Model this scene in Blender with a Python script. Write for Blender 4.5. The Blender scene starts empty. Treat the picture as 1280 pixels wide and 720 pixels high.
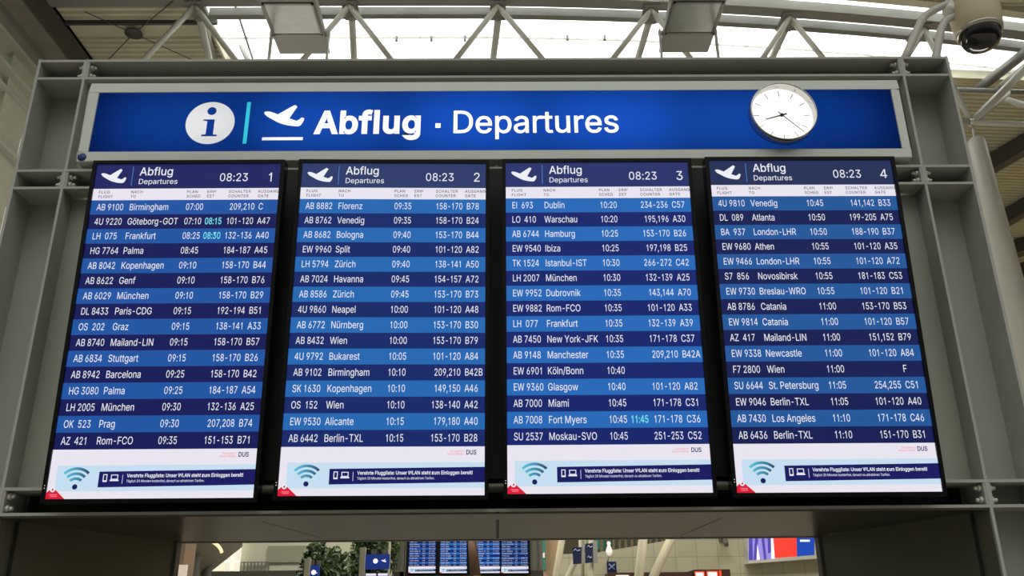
import bpy, bmesh, math, random
from mathutils import Vector, Matrix

random.seed(7)
SC = bpy.context.scene
COL = SC.collection

# ---------------------------------------------------------------- camera
FPX = 1095.435
RIGHT = Vector((0.99993571, -0.0063789, -0.00937472))
UP = Vector((0.00643548, -0.36144789, 0.9323701))
FWD = Vector((0.00933597, 0.93237049, 0.3613836))
EYE = Vector((0.020991, -3.535981, 1.7))
cam_data = bpy.data.cameras.new('camera')
cam_data.sensor_width = 36.0
cam_data.lens = FPX / 1280.0 * 36.0
cam_data.clip_start = 0.05
cam_data.clip_end = 200
cam = bpy.data.objects.new('camera', cam_data)
COL.objects.link(cam)
cam.matrix_world = Matrix(((RIGHT.x, UP.x, -FWD.x, EYE.x), (RIGHT.y, UP.y, -FWD.y, EYE.y),
                           (RIGHT.z, UP.z, -FWD.z, EYE.z), (0, 0, 0, 1)))
SC.camera = cam

# ---------------------------------------------------------------- light
SC.view_settings.view_transform = 'Standard'
SC.view_settings.look = 'None'
SC.view_settings.gamma = 1.0
SC.view_settings.use_curve_mapping = False
SC.view_settings.exposure = 0.0

WORLD_GROUND, WORLD_HORIZON, WORLD_MID, WORLD_HIGH, WORLD_ZENITH = 0.04, 0.20, 0.42, 2.15, 3.3
w = bpy.data.worlds.new('overcast_sky')
SC.world = w
w.use_nodes = True
nt = w.node_tree
nt.nodes.clear()
wo = nt.nodes.new('ShaderNodeOutputWorld')
bg = nt.nodes.new('ShaderNodeBackground')
tc = nt.nodes.new('ShaderNodeTexCoord')
sx = nt.nodes.new('ShaderNodeSeparateXYZ')
rp = nt.nodes.new('ShaderNodeValToRGB')
mp = nt.nodes.new('ShaderNodeMapRange')
mp.inputs[1].default_value, mp.inputs[2].default_value = -1.0, 1.0
nt.links.new(tc.outputs['Generated'], sx.inputs[0])
nt.links.new(sx.outputs[2], mp.inputs[0])
nt.links.new(mp.outputs[0], rp.inputs[0])
e = rp.color_ramp.elements
for k_ in range(3):
    e.new(0.5)
for el, (pos, val) in zip(e, ((0.46, WORLD_GROUND), (0.53, WORLD_HORIZON), (0.70, WORLD_MID), (0.90, WORLD_HIGH), (1.0, WORLD_ZENITH))):
    el.position = pos
    el.color = (val, val, val * 0.96, 1)
nt.links.new(rp.outputs[0], bg.inputs[0])
bg.inputs[1].default_value = 1.0
nt.links.new(bg.outputs[0], wo.inputs[0])

sun_data = bpy.data.lights.new('sun', 'SUN')
sun_data.energy = 9.0
sun_data.angle = math.radians(3)
sun = bpy.data.objects.new('sun', sun_data)
COL.objects.link(sun)
sun.rotation_euler = (math.radians(-32), 0, 0)      # comes from beyond the roof, high up
sun.location = (0, 20, 30)


def area_light(name, loc, rot, sx_, sy_, watts, color=(1, 1, 1)):
    d = bpy.data.lights.new(name, 'AREA')
    d.shape = 'RECTANGLE'
    d.size, d.size_y, d.energy, d.color = sx_, sy_, watts, color
    o = bpy.data.objects.new(name, d)
    COL.objects.link(o)
    o.location, o.rotation_euler = loc, rot
    return o


SIGN_POWER = 2.0
HALL_WATTS = 600
UP_WATTS = 70
area_light('hall_fill_light', (-4, 17, 8.6), (0, 0, 0), 6, 3, HALL_WATTS, (1, 0.95, 0.84))  # added fill lights without fittings, to brighten the far hall
area_light('hall_fill_light', (5, 13, 8.6), (0, 0, 0), 6, 3, HALL_WATTS, (1, 0.95, 0.84))

# unseen fill lights added behind the board to brighten the corrugated ceiling
area_light('ceiling_fill_light', (-2.6, 3.2, 2.7), (math.radians(180), 0, 0), 3, 1.2, UP_WATTS, (1, 0.96, 0.86))
area_light('ceiling_fill_light', (3.4, 3.2, 2.7), (math.radians(180), 0, 0), 3, 1.2, UP_WATTS, (1, 0.96, 0.86))


# ---------------------------------------------------------------- helpers
def lin(c):
    c = c / 255.0
    return c / 12.92 if c <= 0.04045 else ((c + 0.055) / 1.055) ** 2.4


def rgb(r, g, b):
    return (lin(r), lin(g), lin(b), 1.0)


def ray(px, py):
    return RIGHT * ((px - 640) / FPX) - UP * ((py - 360) / FPX) + FWD


def at(px, py, y):
    d = ray(px, py)
    return EYE + d * ((y - EYE.y) / d.y)


def at_z(px, py, z):
    d = ray(px, py)
    return EYE + d * ((z - EYE.z) / d.z)


def at_x(px, py, x):
    d = ray(px, py)
    return EYE + d * ((x - EYE.x) / d.x)


MATS = {}


def mat(name, color, rough=0.5, metal=0.0, spec=0.4, noise=0.0, nscale=8.0, bump=0.0, emit=None, estr=1.0):
    """Principled surface; `noise` mottles the paint, `bump` roughens it."""
    if name in MATS:
        return MATS[name]
    m = bpy.data.materials.new(name)
    m.use_nodes = True
    t = m.node_tree
    b = t.nodes['Principled BSDF']
    b.inputs['Base Color'].default_value = color
    b.inputs['Roughness'].default_value = rough
    b.inputs['Metallic'].default_value = metal
    b.inputs['Specular IOR Level'].default_value = spec
    if emit:
        b.inputs['Emission Color'].default_value = emit
        b.inputs['Emission Strength'].default_value = estr
    if noise > 0 or bump > 0:
        c = t.nodes.new('ShaderNodeTexCoord')
        n = t.nodes.new('ShaderNodeTexNoise')
        n.inputs['Scale'].default_value = nscale
        n.inputs['Detail'].default_value = 5
        t.links.new(c.outputs['Object'], n.inputs['Vector'])
        if noise > 0:
            r = t.nodes.new('ShaderNodeValToRGB')
            r.color_ramp.elements[0].position = 0.3
            r.color_ramp.elements[1].position = 0.7
            r.color_ramp.elements[0].color = tuple(x * (1 - noise) for x in color[:3]) + (1,)
            r.color_ramp.elements[1].color = tuple(min(1, x * (1 + noise)) for x in color[:3]) + (1,)
            t.links.new(n.outputs[0], r.inputs[0])
            t.links.new(r.outputs[0], b.inputs['Base Color'])
        if bump > 0:
            k = t.nodes.new('ShaderNodeBump')
            k.inputs['Strength'].default_value = bump
            k.inputs['Distance'].default_value = 0.01
            t.links.new(n.outputs[0], k.inputs['Height'])
            t.links.new(k.outputs[0], b.inputs['Normal'])
    MATS[name] = m
    return m


def screen_mat(name, r, g, b, k=1.0):
    """a lit patch of a display: it gives off its own light under a faintly glossy black glass"""
    return mat(name, (0.004, 0.004, 0.005, 1), 0.12, 0, 0.22, emit=rgb(r, g, b), estr=k)


def translucent(name, color, gloss=0.0, surf=None):
    if name in MATS:
        return MATS[name]
    m = bpy.data.materials.new(name)
    m.use_nodes = True
    t = m.node_tree
    t.nodes.clear()
    o = t.nodes.new('ShaderNodeOutputMaterial')
    a = t.nodes.new('ShaderNodeBsdfTranslucent')
    a.inputs[0].default_value = color
    d = t.nodes.new('ShaderNodeBsdfDiffuse')
    d.inputs[0].default_value = surf or color
    x = t.nodes.new('ShaderNodeMixShader')
    x.inputs[0].default_value = gloss
    t.links.new(a.outputs[0], x.inputs[1])
    t.links.new(d.outputs[0], x.inputs[2])
    t.links.new(x.outputs[0], o.inputs[0])
    MATS[name] = m
    return m


def tag(o, label=None, cat=None, group=None, kind=None):
    if label:
        o['label'] = label
    if cat:
        o['category'] = cat
    if group:
        o['group'] = group
    if kind:
        o['kind'] = kind
    return o


def thing(name, label, cat, loc=(0, 0, 0), rot=(0, 0, 0), group=None):
    o = bpy.data.objects.new(name, None)
    o.empty_display_size = 0.1
    COL.objects.link(o)
    o.location, o.rotation_euler = loc, rot
    return tag(o, label, cat, group)


class MB:
    """collects shapes; build() links them as ONE mesh object"""

    def __init__(self):
        self.v, self.f, self.s, self.m = [], [], [], []

    def add(self, vs, fs, smooth=False, mi=0):
        n = len(self.v)
        self.v += [tuple(p) for p in vs]
        for f in fs:
            self.f.append([i + n for i in f])
            self.s.append(smooth)
            self.m.append(mi)
        return self

    def box(self, x0, x1, y0, y1, z0, z1, mi=0):
        return self.add([(x0, y0, z0), (x1, y0, z0), (x1, y1, z0), (x0, y1, z0),
                         (x0, y0, z1), (x1, y0, z1), (x1, y1, z1), (x0, y1, z1)],
                        [(0, 3, 2, 1), (4, 5, 6, 7), (0, 1, 5, 4), (1, 2, 6, 5), (2, 3, 7, 6), (3, 0, 4, 7)], mi=mi)

    def hexa(self, lo, hi, mi=0):
        """slab between two quads of four points"""
        return self.add(list(lo) + list(hi), [(0, 3, 2, 1), (4, 5, 6, 7), (0, 1, 5, 4), (1, 2, 6, 5), (2, 3, 7, 6), (3, 0, 4, 7)], mi=mi)

    def prism(self, pts, y0, y1, mi=0):
        """polygon in x,z pushed along y"""
        n = len(pts)
        vs = [(p[0], y0, p[1]) for p in pts] + [(p[0], y1, p[1]) for p in pts]
        fs = [list(range(n)), list(range(2 * n - 1, n - 1, -1))]
        fs += [(i, i + n, (i + 1) % n + n, (i + 1) % n) for i in range(n)]
        return self.add(vs, fs, mi=mi)

    def tube(self, p0, p1, r0, r1=None, n=14, mi=0):
        r1 = r0 if r1 is None else r1
        p0, p1 = Vector(p0), Vector(p1)
        d = (p1 - p0).normalized()
        a = d.orthogonal().normalized()
        b = d.cross(a)
        vs = []
        for p, r in ((p0, r0), (p1, r1)):
            vs += [p + (a * math.cos(q) + b * math.sin(q)) * r for q in [2 * math.pi * i / n for i in range(n)]]
        self.add(vs, [(i, (i + 1) % n, (i + 1) % n + n, i + n) for i in range(n)], True, mi)
        return self.add(vs, [list(range(n - 1, -1, -1)), list(range(n, 2 * n))], False, mi)

    def path(self, pts, r, n=12, mi=0):
        """round tube bent along points"""
        pts = [Vector(p) for p in pts]
        rings = []
        ref = None
        for i, p in enumerate(pts):
            d = (pts[min(i + 1, len(pts) - 1)] - pts[max(i - 1, 0)]).normalized()
            a = d.orthogonal().normalized() if ref is None else (ref - d * ref.dot(d)).normalized()
            ref = a
            b = d.cross(a)
            rings.append([p + (a * math.cos(q) + b * math.sin(q)) * r for q in [2 * math.pi * k / n for k in range(n)]])
        vs = [q for g in rings for q in g]
        fs = []
        for i in range(len(pts) - 1):
            for k in range(n):
                fs.append((i * n + k, i * n + (k + 1) % n, (i + 1) * n + (k + 1) % n, (i + 1) * n + k))
        self.add(vs, fs, True, mi)
        L = (len(pts) - 1) * n
        return self.add(vs, [list(range(n - 1, -1, -1)), list(range(L, L + n))], False, mi)

    def lathe(self, prof, c, axis='z', n=40, mi=0):
        """profile of (radius, height) pairs turned about an axis through c"""
        vs = []
        for r, h in prof:
            for k in range(n):
                q = 2 * math.pi * k / n
                u, v = r * math.cos(q), r * math.sin(q)
                vs.append((c[0] + u, c[1] + v, c[2] + h) if axis == 'z' else (c[0] + u, c[1] - h, c[2] + v))
        fs = []
        for i in range(len(prof) - 1):
            for k in range(n):
                fs.append((i * n + k, i * n + (k + 1) % n, (i + 1) * n + (k + 1) % n, (i + 1) * n + k))
        return self.add(vs, fs, True, mi)

    def disc(self, x, z, r, y, n=40, mi=0):
        return self.add([(x + r * math.cos(2 * math.pi * k / n), y, z + r * math.sin(2 * math.pi * k / n)) for k in range(n)],
                        [list(range(n))], mi=mi)

    def quad(self, x0, x1, z0, z1, y, mi=0):
        return self.add([(x0, y, z0), (x1, y, z0), (x1, y, z1), (x0, y, z1)], [(0, 1, 2, 3)], mi=mi)

    def poly(self, pts, y, mi=0):
        return self.add([(p[0], y, p[1]) for p in pts], [list(range(len(pts)))], mi=mi)

    def build(self, name, m, parent=None, bevel=0.0):
        me = bpy.data.meshes.new(name)
        me.from_pydata(self.v, [], self.f)
        for x in (m if isinstance(m, (list, tuple)) else [m]):
            me.materials.append(x)
        me.polygons.foreach_set('use_smooth', self.s)
        me.polygons.foreach_set('material_index', self.m)
        me.update()
        if self.f and len(self.f) < 4000:
            bm = bmesh.new()
            bm.from_mesh(me)
            bmesh.ops.remove_doubles(bm, verts=bm.verts, dist=1e-5)
            bm.to_mesh(me)
            bm.free()
        o = bpy.data.objects.new(name, me)
        COL.objects.link(o)
        if parent:
            o.parent = parent
        if bevel:
            k = o.modifiers.new('edge', 'BEVEL')
            k.width, k.segments, k.limit_method = bevel, 2, 'ANGLE'
        return o


def structure(o, **k):
    o['kind'] = 'structure'
    return o


# ---------------------------------------------------------------- lettering (own glyph outlines)
GLYPH_DATA = """
!196|128,160 67,160 63,509 132,509|116,-1 98,-4 81,-1 66,9 56,24 52,41 56,58 66,73 81,83 98,86 116,83 130,73 140,58 143,41 140,24 130,9
,188|84,-119 38,-119 68,71 137,71
-453|114,244 337,244 337,188 114,188
.188|113,-1 95,-4 78,-1 63,9 53,24 50,41 53,59 63,73 78,83 95,87 113,83 128,73 138,59 141,41 138,24 128,9
/249|178,533 235,533 71,-76 14,-76
0453|279,1 227,-7 174,1 130,24 95,62 69,113 53,178 48,254 53,330 69,395 95,447 130,484 174,508 227,516 279,508 323,484 358,447 384,395 400,330 405,254 400,178 384,113 359,62 323,24|192,56 227,50 261,56 290,74 313,103 330,144 340,194 344,254 340,314 330,365 313,405 290,435 261,453 227,460 192,453 163,435 140,405 123,365 113,314 109,254 113,194 123,144 140,103 163,74
1420|262,0 200,0 200,398 160,368 98,340 98,400 168,446 212,509 262,509
2453|389,0 64,0 64,47 234,229 282,282 311,327 320,371 317,397 308,419 293,436 273,449 224,460 196,457 172,447 153,433 139,413 130,390 127,362 66,362 71,405 86,442 111,473 143,496 182,511 225,516 268,511 306,497 337,474 361,445 376,411 381,372 371,318 336,259 267,180 153,60 153,57 389,57
3453|266,-2 218,-7 173,-3 133,10 98,30 70,57 52,91 44,132 109,132 115,107 126,87 144,71 165,59 219,50 275,61 297,74 315,93 325,116 329,145 326,172 316,196 299,217 275,234 242,244 201,248 157,248 157,299 288,448 288,452 70,452 70,509 372,509 372,461 220,289 264,288 308,276 344,253 371,222 387,186 393,145 387,103 370,66 344,36 309,12
4453|20,113 20,168 262,509 330,509 330,170 408,170 408,113 330,113 330,0 268,0 268,113|88,170 268,170 268,424
5453|268,-1 221,-7 178,-2 140,11 108,32 83,60 66,93 60,130 122,130 127,108 138,89 173,60 221,50 250,53 276,64 298,82 314,104 324,131 328,162 324,193 314,221 297,244 275,262 248,273 218,277 167,268 128,246 67,253 96,509 366,509 366,452 151,452 134,301 136,301 178,325 229,334 263,330 294,321 321,306 345,285 364,260 379,231 388,199 391,163 385,117 369,76 343,41 309,15
6453|271,-2 226,-7 182,-1 142,15 109,40 84,74 69,115 64,162 68,199 80,239 137,340 252,509 322,509 173,293 196,307 235,314 278,309 316,295 346,271 370,240 384,201 389,157 384,112 368,73 343,39 310,14|198,52 226,48 254,52 279,63 299,79 314,101 324,128 327,157 324,187 314,213 299,235 279,251 254,262 226,265 198,262 174,252 153,235 138,214 128,188 125,158 128,128 138,102 153,79 174,63
7453|165,0 97,0 323,448 323,452 62,452 62,509 391,509 391,449
8453|275,-2 226,-7 178,-2 136,11 101,33 74,62 57,96 52,135 55,166 65,195 81,220 101,241 125,256 153,265 153,267 119,282 93,308 76,342 70,380 75,417 90,450 114,477 146,498 184,511 226,516 269,511 306,498 337,477 361,450 377,417 382,380 376,342 359,308 333,282 300,267 300,265 327,256 351,241 372,220 387,195 397,166 401,135 395,96 378,62 352,33 317,11|195,52 226,49 258,52 285,60 307,74 323,91 333,113 337,139 333,165 322,189 305,208 283,223 256,232 226,235 196,232 169,223 147,208 130,189 119,165 115,139 119,113 129,91 145,74 167,60|178,300 226,290 274,300 293,313 307,330 316,351 319,376 316,399 308,420 294,437 275,449 226,460 177,449 159,437 145,420 136,399 133,376 136,351 145,330 159,313
9453|182,510 226,516 271,510 310,494 343,468 368,434 384,393 389,347 385,309 373,270 315,168 200,0 130,0 279,216 257,202 218,195 175,199 137,214 106,237 83,269 68,307 64,352 69,397 85,436 110,469 143,494|254,457 226,460 199,457 174,446 154,429 138,407 129,381 125,352 129,322 138,295 154,274 174,257 199,247 226,243 254,247 279,257 299,273 314,295 324,321 327,350 324,381 314,407 299,429 279,446
:188|113,-1 95,-4 78,-1 63,9 53,24 50,41 53,59 63,73 78,83 95,87 113,83 128,73 138,59 141,41 138,24 128,9|113,274 95,271 78,274 63,284 53,299 50,316 53,334 63,349 78,359 95,362 113,359 128,349 138,334 141,316 138,299 128,284
?358|194,152 132,152 132,159 141,230 153,252 168,269 209,298 247,334 258,357 262,384 259,406 250,425 220,452 178,462 137,453 106,425 96,404 92,378 27,378 33,418 49,452 73,479 103,499 138,511 178,516 219,511 255,498 284,478 306,451 319,418 324,382 319,344 306,311 284,284 219,235 200,205 194,158|181,-1 164,-4 146,-1 131,9 121,24 118,41 121,58 131,73 146,83 164,86 181,83 196,73 206,58 209,41 206,24 196,9
A480|85,0 16,0 201,509 276,509 463,0 395,0 344,142 135,142|324,199 287,302 264,372 238,456 213,371 191,302 155,199
B456|247,0 60,0 60,509 241,509 289,504 329,491 359,469 381,442 394,410 398,374 395,344 387,320 356,286 315,267 315,262 339,257 363,245 385,227 402,203 414,173 418,136 413,100 400,67 377,39 344,18 301,4|125,231 125,57 245,57 296,63 330,80 349,105 355,137 352,161 342,184 327,203 306,218 279,228 248,231|125,452 125,285 238,285 288,296 308,309 323,326 333,348 336,372 330,403 313,429 283,446 240,452
C510|305,-4 267,-7 205,1 150,25 104,63 70,115 48,179 40,254 48,329 70,393 104,445 150,484 205,508 267,516 340,504 373,490 402,471 427,447 448,418 463,385 473,348 408,348 389,395 357,428 315,449 267,456 223,450 184,432 150,403 125,364 109,314 103,254 109,194 125,145 151,105 184,76 223,59 267,53 315,60 357,81 389,114 408,160 473,160 463,124 448,91 428,62 402,38 373,19 341,5
D502|291,8 219,0 60,0 60,509 225,509 294,501 353,478 399,441 433,391 455,329 462,255 455,181 433,119 398,68 351,31|125,57 215,57 272,63 318,81 354,110 379,149 394,198 399,255 394,312 379,361 354,399 320,428 275,446 221,452 125,452
E419|375,0 60,0 60,509 372,509 372,452 125,452 125,286 355,286 355,229 125,229 125,57 375,57
F410|125,0 60,0 60,509 369,509 369,452 125,452 125,278 346,278 346,221 125,221
G520|326,0 269,-7 205,1 149,25 104,64 69,116 47,179 40,254 47,329 69,393 103,445 149,484 203,508 265,516 304,513 340,504 374,489 403,469 429,445 449,416 465,384 474,349 408,349 387,393 356,427 315,448 265,456 222,450 183,432 150,404 125,364 109,314 103,254 109,194 125,145 151,105 184,76 224,59 269,53 309,57 345,71 374,93 396,123 410,160 415,199 283,199 283,256 478,256 478,200 471,141 451,91 419,50 377,19
H517|125,0 60,0 60,509 125,509 125,289 392,289 392,509 457,509 457,0 392,0 392,232 125,232
I190|62,0 62,509 128,509 128,0
J396|246,3 185,-7 124,3 75,33 44,81 33,145 33,173 98,173 98,145 104,104 122,74 149,56 185,50 220,56 248,74 266,104 272,145 272,509 336,509 336,145 326,81 294,33
K467|198,245 125,167 125,0 60,0 60,509 125,509 125,334 124,242 139,261 174,303 364,509 448,509 243,288 449,0 372,0
L393|361,0 60,0 60,509 125,509 125,57 361,57
M628|122,0 60,0 60,509 152,509 277,187 287,159 299,123 315,72 352,187 476,509 568,509 568,0 504,0 504,327 506,436 498,409 482,363 456,291 342,0 286,0 170,291 120,435 122,328
N523|125,0 60,0 60,509 136,509 363,151 388,107 403,76 401,108 399,157 399,509 463,509 463,0 387,0 202,290 177,331 148,381 120,431 125,291
O533|329,1 267,-7 205,1 150,25 105,63 70,115 48,179 40,254 48,329 70,393 105,445 150,484 205,508 267,516 329,508 384,484 429,445 464,393 486,329 493,254 486,179 464,115 429,63 384,25|223,59 267,53 310,59 349,76 383,105 408,144 425,194 430,254 425,314 408,365 383,404 349,433 310,450 267,456 223,450 184,433 151,404 125,364 109,314 103,254 109,194 125,144 151,105 184,76
P445|125,0 60,0 60,509 235,509 289,503 332,487 366,462 390,430 404,391 409,348 404,304 390,265 366,233 332,207 289,191 235,186 125,186|125,242 233,242 269,246 297,256 318,272 333,294 342,319 344,348 342,376 333,402 318,423 297,439 268,449 232,452 125,452
Q533|318,63 245,159 313,159 365,90 383,105 408,144 425,194 430,254 425,314 408,365 383,404 349,433 310,450 267,456 223,450 184,433 151,404 125,364 109,314 103,254 109,194 125,144 151,105 184,76 223,59 267,53 310,59|402,40 468,-48 401,-48 356,13 329,1 267,-7 205,1 150,25 105,63 70,115 48,179 40,254 48,329 70,393 105,445 150,484 205,508 267,516 329,508 384,484 429,445 464,393 486,329 493,254 486,179 464,115 429,63
R449|125,0 60,0 60,509 236,509 290,504 333,489 367,465 390,433 405,395 409,352 405,309 390,271 367,240 333,217 313,211 428,0 353,0 246,199 236,198 125,198|125,255 234,255 269,258 298,267 319,281 334,300 342,324 345,352 342,380 334,405 319,425 298,440 269,449 233,452 125,452
S447|278,-4 224,-9 172,-4 128,9 91,31 64,60 46,96 38,137 104,137 110,110 123,88 142,71 166,59 224,49 257,52 286,60 311,74 329,92 341,114 346,139 342,161 332,179 296,205 245,222 184,239 128,260 86,289 60,326 52,372 58,413 75,448 102,476 138,498 180,511 227,516 275,511 316,498 351,476 377,449 394,415 401,378 337,378 326,412 302,437 267,453 225,459 194,456 167,448 145,435 129,418 118,398 115,376 119,352 131,334 169,308 212,293 264,279 312,264 359,238 395,198 405,171 408,139 403,99 386,64 360,34 323,11
T449|193,452 32,452 32,509 417,509 417,452 257,452 257,0 193,0
U517|315,-2 259,-8 203,-2 154,15 114,43 85,80 66,124 60,173 60,509 124,509 124,178 128,144 141,113 160,87 187,68 220,56 259,52 298,56 331,68 357,87 377,113 389,144 393,178 393,509 457,509 457,173 451,124 433,80 403,43 363,15
V480|278,0 204,0 16,509 84,509 192,206 215,137 241,52 267,138 290,206 395,509 463,509
W686|230,0 155,0 16,509 82,509 163,196 187,94 193,61 211,145 306,509 380,509 462,196 486,94 492,62 510,145 603,509 670,509 530,0 455,0 368,323 351,391 343,437 335,395 318,323
X474|91,0 18,0 200,260 29,509 104,509 204,361 223,329 238,302 252,329 272,361 298,400 374,509 446,509 276,263 456,0 382,0 292,129 268,165 250,195 237,218 225,196 182,129
Y472|268,0 203,0 203,208 16,509 91,509 192,344 222,292 237,260 251,293 280,344 381,509 455,509 268,208
Z438|399,0 42,0 42,46 273,385 306,431 323,453 285,452 40,452 40,509 397,509 397,462 169,129 134,81 114,55 152,57 399,57
a389|215,1 160,-9 126,-5 94,5 68,22 48,45 35,73 30,108 34,138 43,161 58,179 78,193 125,211 178,220 234,227 265,235 273,243 276,255 276,257 267,297 240,322 196,331 149,322 118,301 100,274 41,291 57,322 79,346 104,364 133,375 194,384 239,379 286,360 306,343 322,320 333,290 337,251 337,0 277,0 277,52 272,52 252,25|130,52 170,45 202,49 228,59 248,74 263,93 272,115 276,138 276,190 259,182 231,176 200,171 175,168 134,159 103,139 95,124 92,105 102,72
b424|274,-2 229,-8 198,-5 172,4 138,31 118,59 112,59 112,0 53,0 53,509 114,509 114,319 118,319 137,346 171,373 197,381 229,384 274,378 313,361 345,332 370,293 385,245 390,189 385,133 370,84 346,45 313,16|188,51 220,47 253,51 279,66 301,88 316,117 325,151 328,189 325,227 316,261 301,290 280,311 253,325 220,330 188,325 161,312 140,291 125,263 116,229 113,189 116,150 125,115 140,86 162,65
c396|261,-1 207,-8 159,-2 117,16 82,46 56,85 40,133 34,187 40,243 56,291 82,330 117,360 159,378 207,384 260,377 305,356 340,322 362,277 303,262 290,289 270,311 242,325 207,330 173,325 145,310 124,287 108,258 99,224 96,187 99,151 108,117 124,89 145,66 173,51 207,46 243,52 271,66 292,89 304,117 363,102 341,56 306,21
d424|227,-5 195,-8 151,-2 111,16 79,45 55,84 39,133 34,189 39,245 55,293 79,332 112,361 151,378 196,384 228,381 253,373 287,346 306,319 311,319 311,509 372,509 372,0 313,0 313,59 307,59 287,31 252,4|172,51 205,47 236,51 263,65 284,86 299,115 309,150 312,189 309,229 300,263 284,291 263,312 237,325 205,330 172,325 145,311 124,290 108,261 99,227 96,189 99,151 109,117 124,88 145,66
e404|249,-5 212,-8 161,-2 117,16 82,46 56,85 40,132 34,187 39,242 55,290 81,329 115,359 157,378 205,384 266,374 294,361 319,341 341,315 357,282 368,242 371,194 371,169 97,169 100,139 110,106 128,80 151,61 179,50 212,46 254,53 285,73 306,105 365,91 353,63 335,39 311,19 283,4|97,221 308,221 307,237 298,269 283,294 263,314 237,326 205,330 173,326 146,313 125,294 109,270 99,241
f254|6,379 81,379 81,432 84,461 96,486 113,505 135,519 187,530 222,527 243,521 227,468 215,472 195,474 171,470 154,460 145,443 142,419 142,379 228,379 228,327 142,327 142,0 81,0 81,327 6,327
g425|251,-147 207,-151 168,-148 134,-140 82,-110 51,-69 101,-41 122,-66 154,-88 207,-97 249,-92 282,-75 304,-47 311,-6 311,68 306,68 287,41 252,16 227,8 195,5 152,10 113,27 80,53 55,90 39,136 34,191 39,246 55,293 80,332 112,361 152,378 196,384 228,382 253,373 288,346 308,319 313,319 313,379 372,379 372,-9 367,-54 350,-90 324,-117 291,-136|172,63 205,59 237,63 264,75 285,95 300,121 309,154 312,193 309,231 300,264 285,291 264,312 237,325 205,330 172,325 145,312 124,290 109,262 99,229 96,193 99,155 109,123 124,96 145,76
h410|117,257 114,227 114,0 53,0 53,509 114,509 114,312 124,332 152,362 187,379 227,384 264,380 295,369 321,349 341,321 353,285 357,240 357,0 296,0 296,235 290,275 273,304 246,323 210,329 184,326 161,317 141,303 126,283
i167|114,0 53,0 53,379 114,379|100,446 84,443 67,446 54,455 44,468 41,483 44,499 54,512 67,521 84,524 100,521 114,512 123,499 126,483 123,468 114,455
j167|53,-29 53,379 114,379 114,-30 111,-63 102,-90 86,-113 65,-129 37,-139 4,-143 -10,-143 -10,-87 2,-87 25,-83 40,-72 50,-54|100,446 83,443 67,446 53,455 44,468 41,483 44,499 53,512 67,521 83,524 100,521 114,512 123,499 126,483 123,468 114,455
k381|154,178 114,141 114,0 53,0 53,509 114,509 114,212 121,212 284,379 360,379 201,216 372,0 294,0
l172|54,0 54,520 116,520 116,0
m610|114,0 53,0 53,379 112,379 112,306 118,323 132,346 172,376 219,386 257,380 287,361 309,331 317,308 322,321 337,343 381,375 437,386 468,383 497,372 522,354 541,328 553,296 557,255 557,0 496,0 496,254 490,289 473,313 447,326 419,330 395,328 374,320 345,290 335,247 335,0 274,0 274,260 269,288 253,311 229,326 199,330 158,320 140,307 126,289 117,266 114,238
n410|117,257 114,227 114,0 53,0 53,379 112,379 112,308 124,332 152,362 187,379 227,384 264,380 295,369 321,349 341,321 353,285 357,240 357,0 296,0 296,235 290,275 273,304 246,323 210,329 184,326 161,317 141,303 126,283
o415|256,-2 207,-8 159,-2 117,16 82,46 56,85 40,133 34,187 40,243 56,291 82,330 117,360 159,378 207,384 256,378 299,360 333,330 359,291 376,243 381,187 376,133 359,85 333,46 299,16|173,51 207,46 242,51 270,66 292,89 307,117 316,151 319,187 316,224 307,258 292,287 270,310 242,325 207,330 173,325 145,310 124,287 108,258 99,224 96,187 99,151 108,117 124,89 145,66
p424|114,-143 53,-143 53,379 112,379 112,319 118,319 137,346 171,373 197,381 229,384 274,378 313,361 345,332 370,293 385,245 390,189 385,133 370,84 346,45 313,16 274,-2 229,-8 198,-5 173,4 138,31 118,59 114,59|188,51 220,47 253,51 279,66 301,88 316,117 325,151 328,189 325,227 316,261 301,290 280,311 253,325 220,330 188,325 161,312 140,291 125,263 116,229 113,189 116,150 125,115 140,86 162,65
q424|372,379 372,-143 311,-143 311,59 306,59 287,31 252,4 227,-5 195,-8 151,-2 111,16 79,45 55,84 39,133 34,189 39,245 55,293 79,332 112,361 151,378 196,384 228,381 253,373 287,346 307,319 313,319 313,379|172,51 205,47 236,51 263,65 284,86 299,115 309,150 312,189 309,229 300,263 284,291 263,312 237,325 205,330 172,325 145,311 124,290 108,261 99,227 96,189 99,151 109,117 124,88 145,66
r259|114,0 53,0 53,379 112,379 112,321 115,321 130,347 152,367 181,380 213,385 229,384 243,384 243,322 230,324 207,326 182,323 159,315 140,301 126,284 117,262 114,237
s365|223,-5 182,-8 145,-5 112,3 84,18 62,38 45,63 36,94 94,107 105,79 124,60 150,49 181,45 217,50 244,62 262,81 268,103 265,121 254,136 237,147 212,155 149,170 104,186 72,208 53,237 47,274 51,305 65,332 87,354 115,370 149,381 187,384 223,381 254,372 279,358 299,339 324,290 268,277 258,298 243,316 219,328 187,333 156,329 131,317 114,299 109,277 112,258 124,243 172,223 229,209 275,194 306,171 325,142 331,107 326,75 312,47 290,24 260,6
t227|6,379 65,379 65,471 126,471 126,379 204,379 204,327 126,327 126,98 128,76 136,61 150,53 170,50 185,51 202,54 213,2 192,-3 168,-4 125,2 92,21 72,52 65,93 65,327 6,327
u410|222,0 182,-5 146,-1 115,11 89,31 69,59 57,95 53,139 53,379 114,379 114,144 119,105 137,75 164,56 200,50 226,53 249,62 268,77 283,97 293,122 296,153 296,379 357,379 357,0 298,0 298,73 286,47 257,17
v389|226,0 163,0 17,379 84,379 165,155 187,87 195,59 203,87 224,155 305,379 371,379
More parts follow.
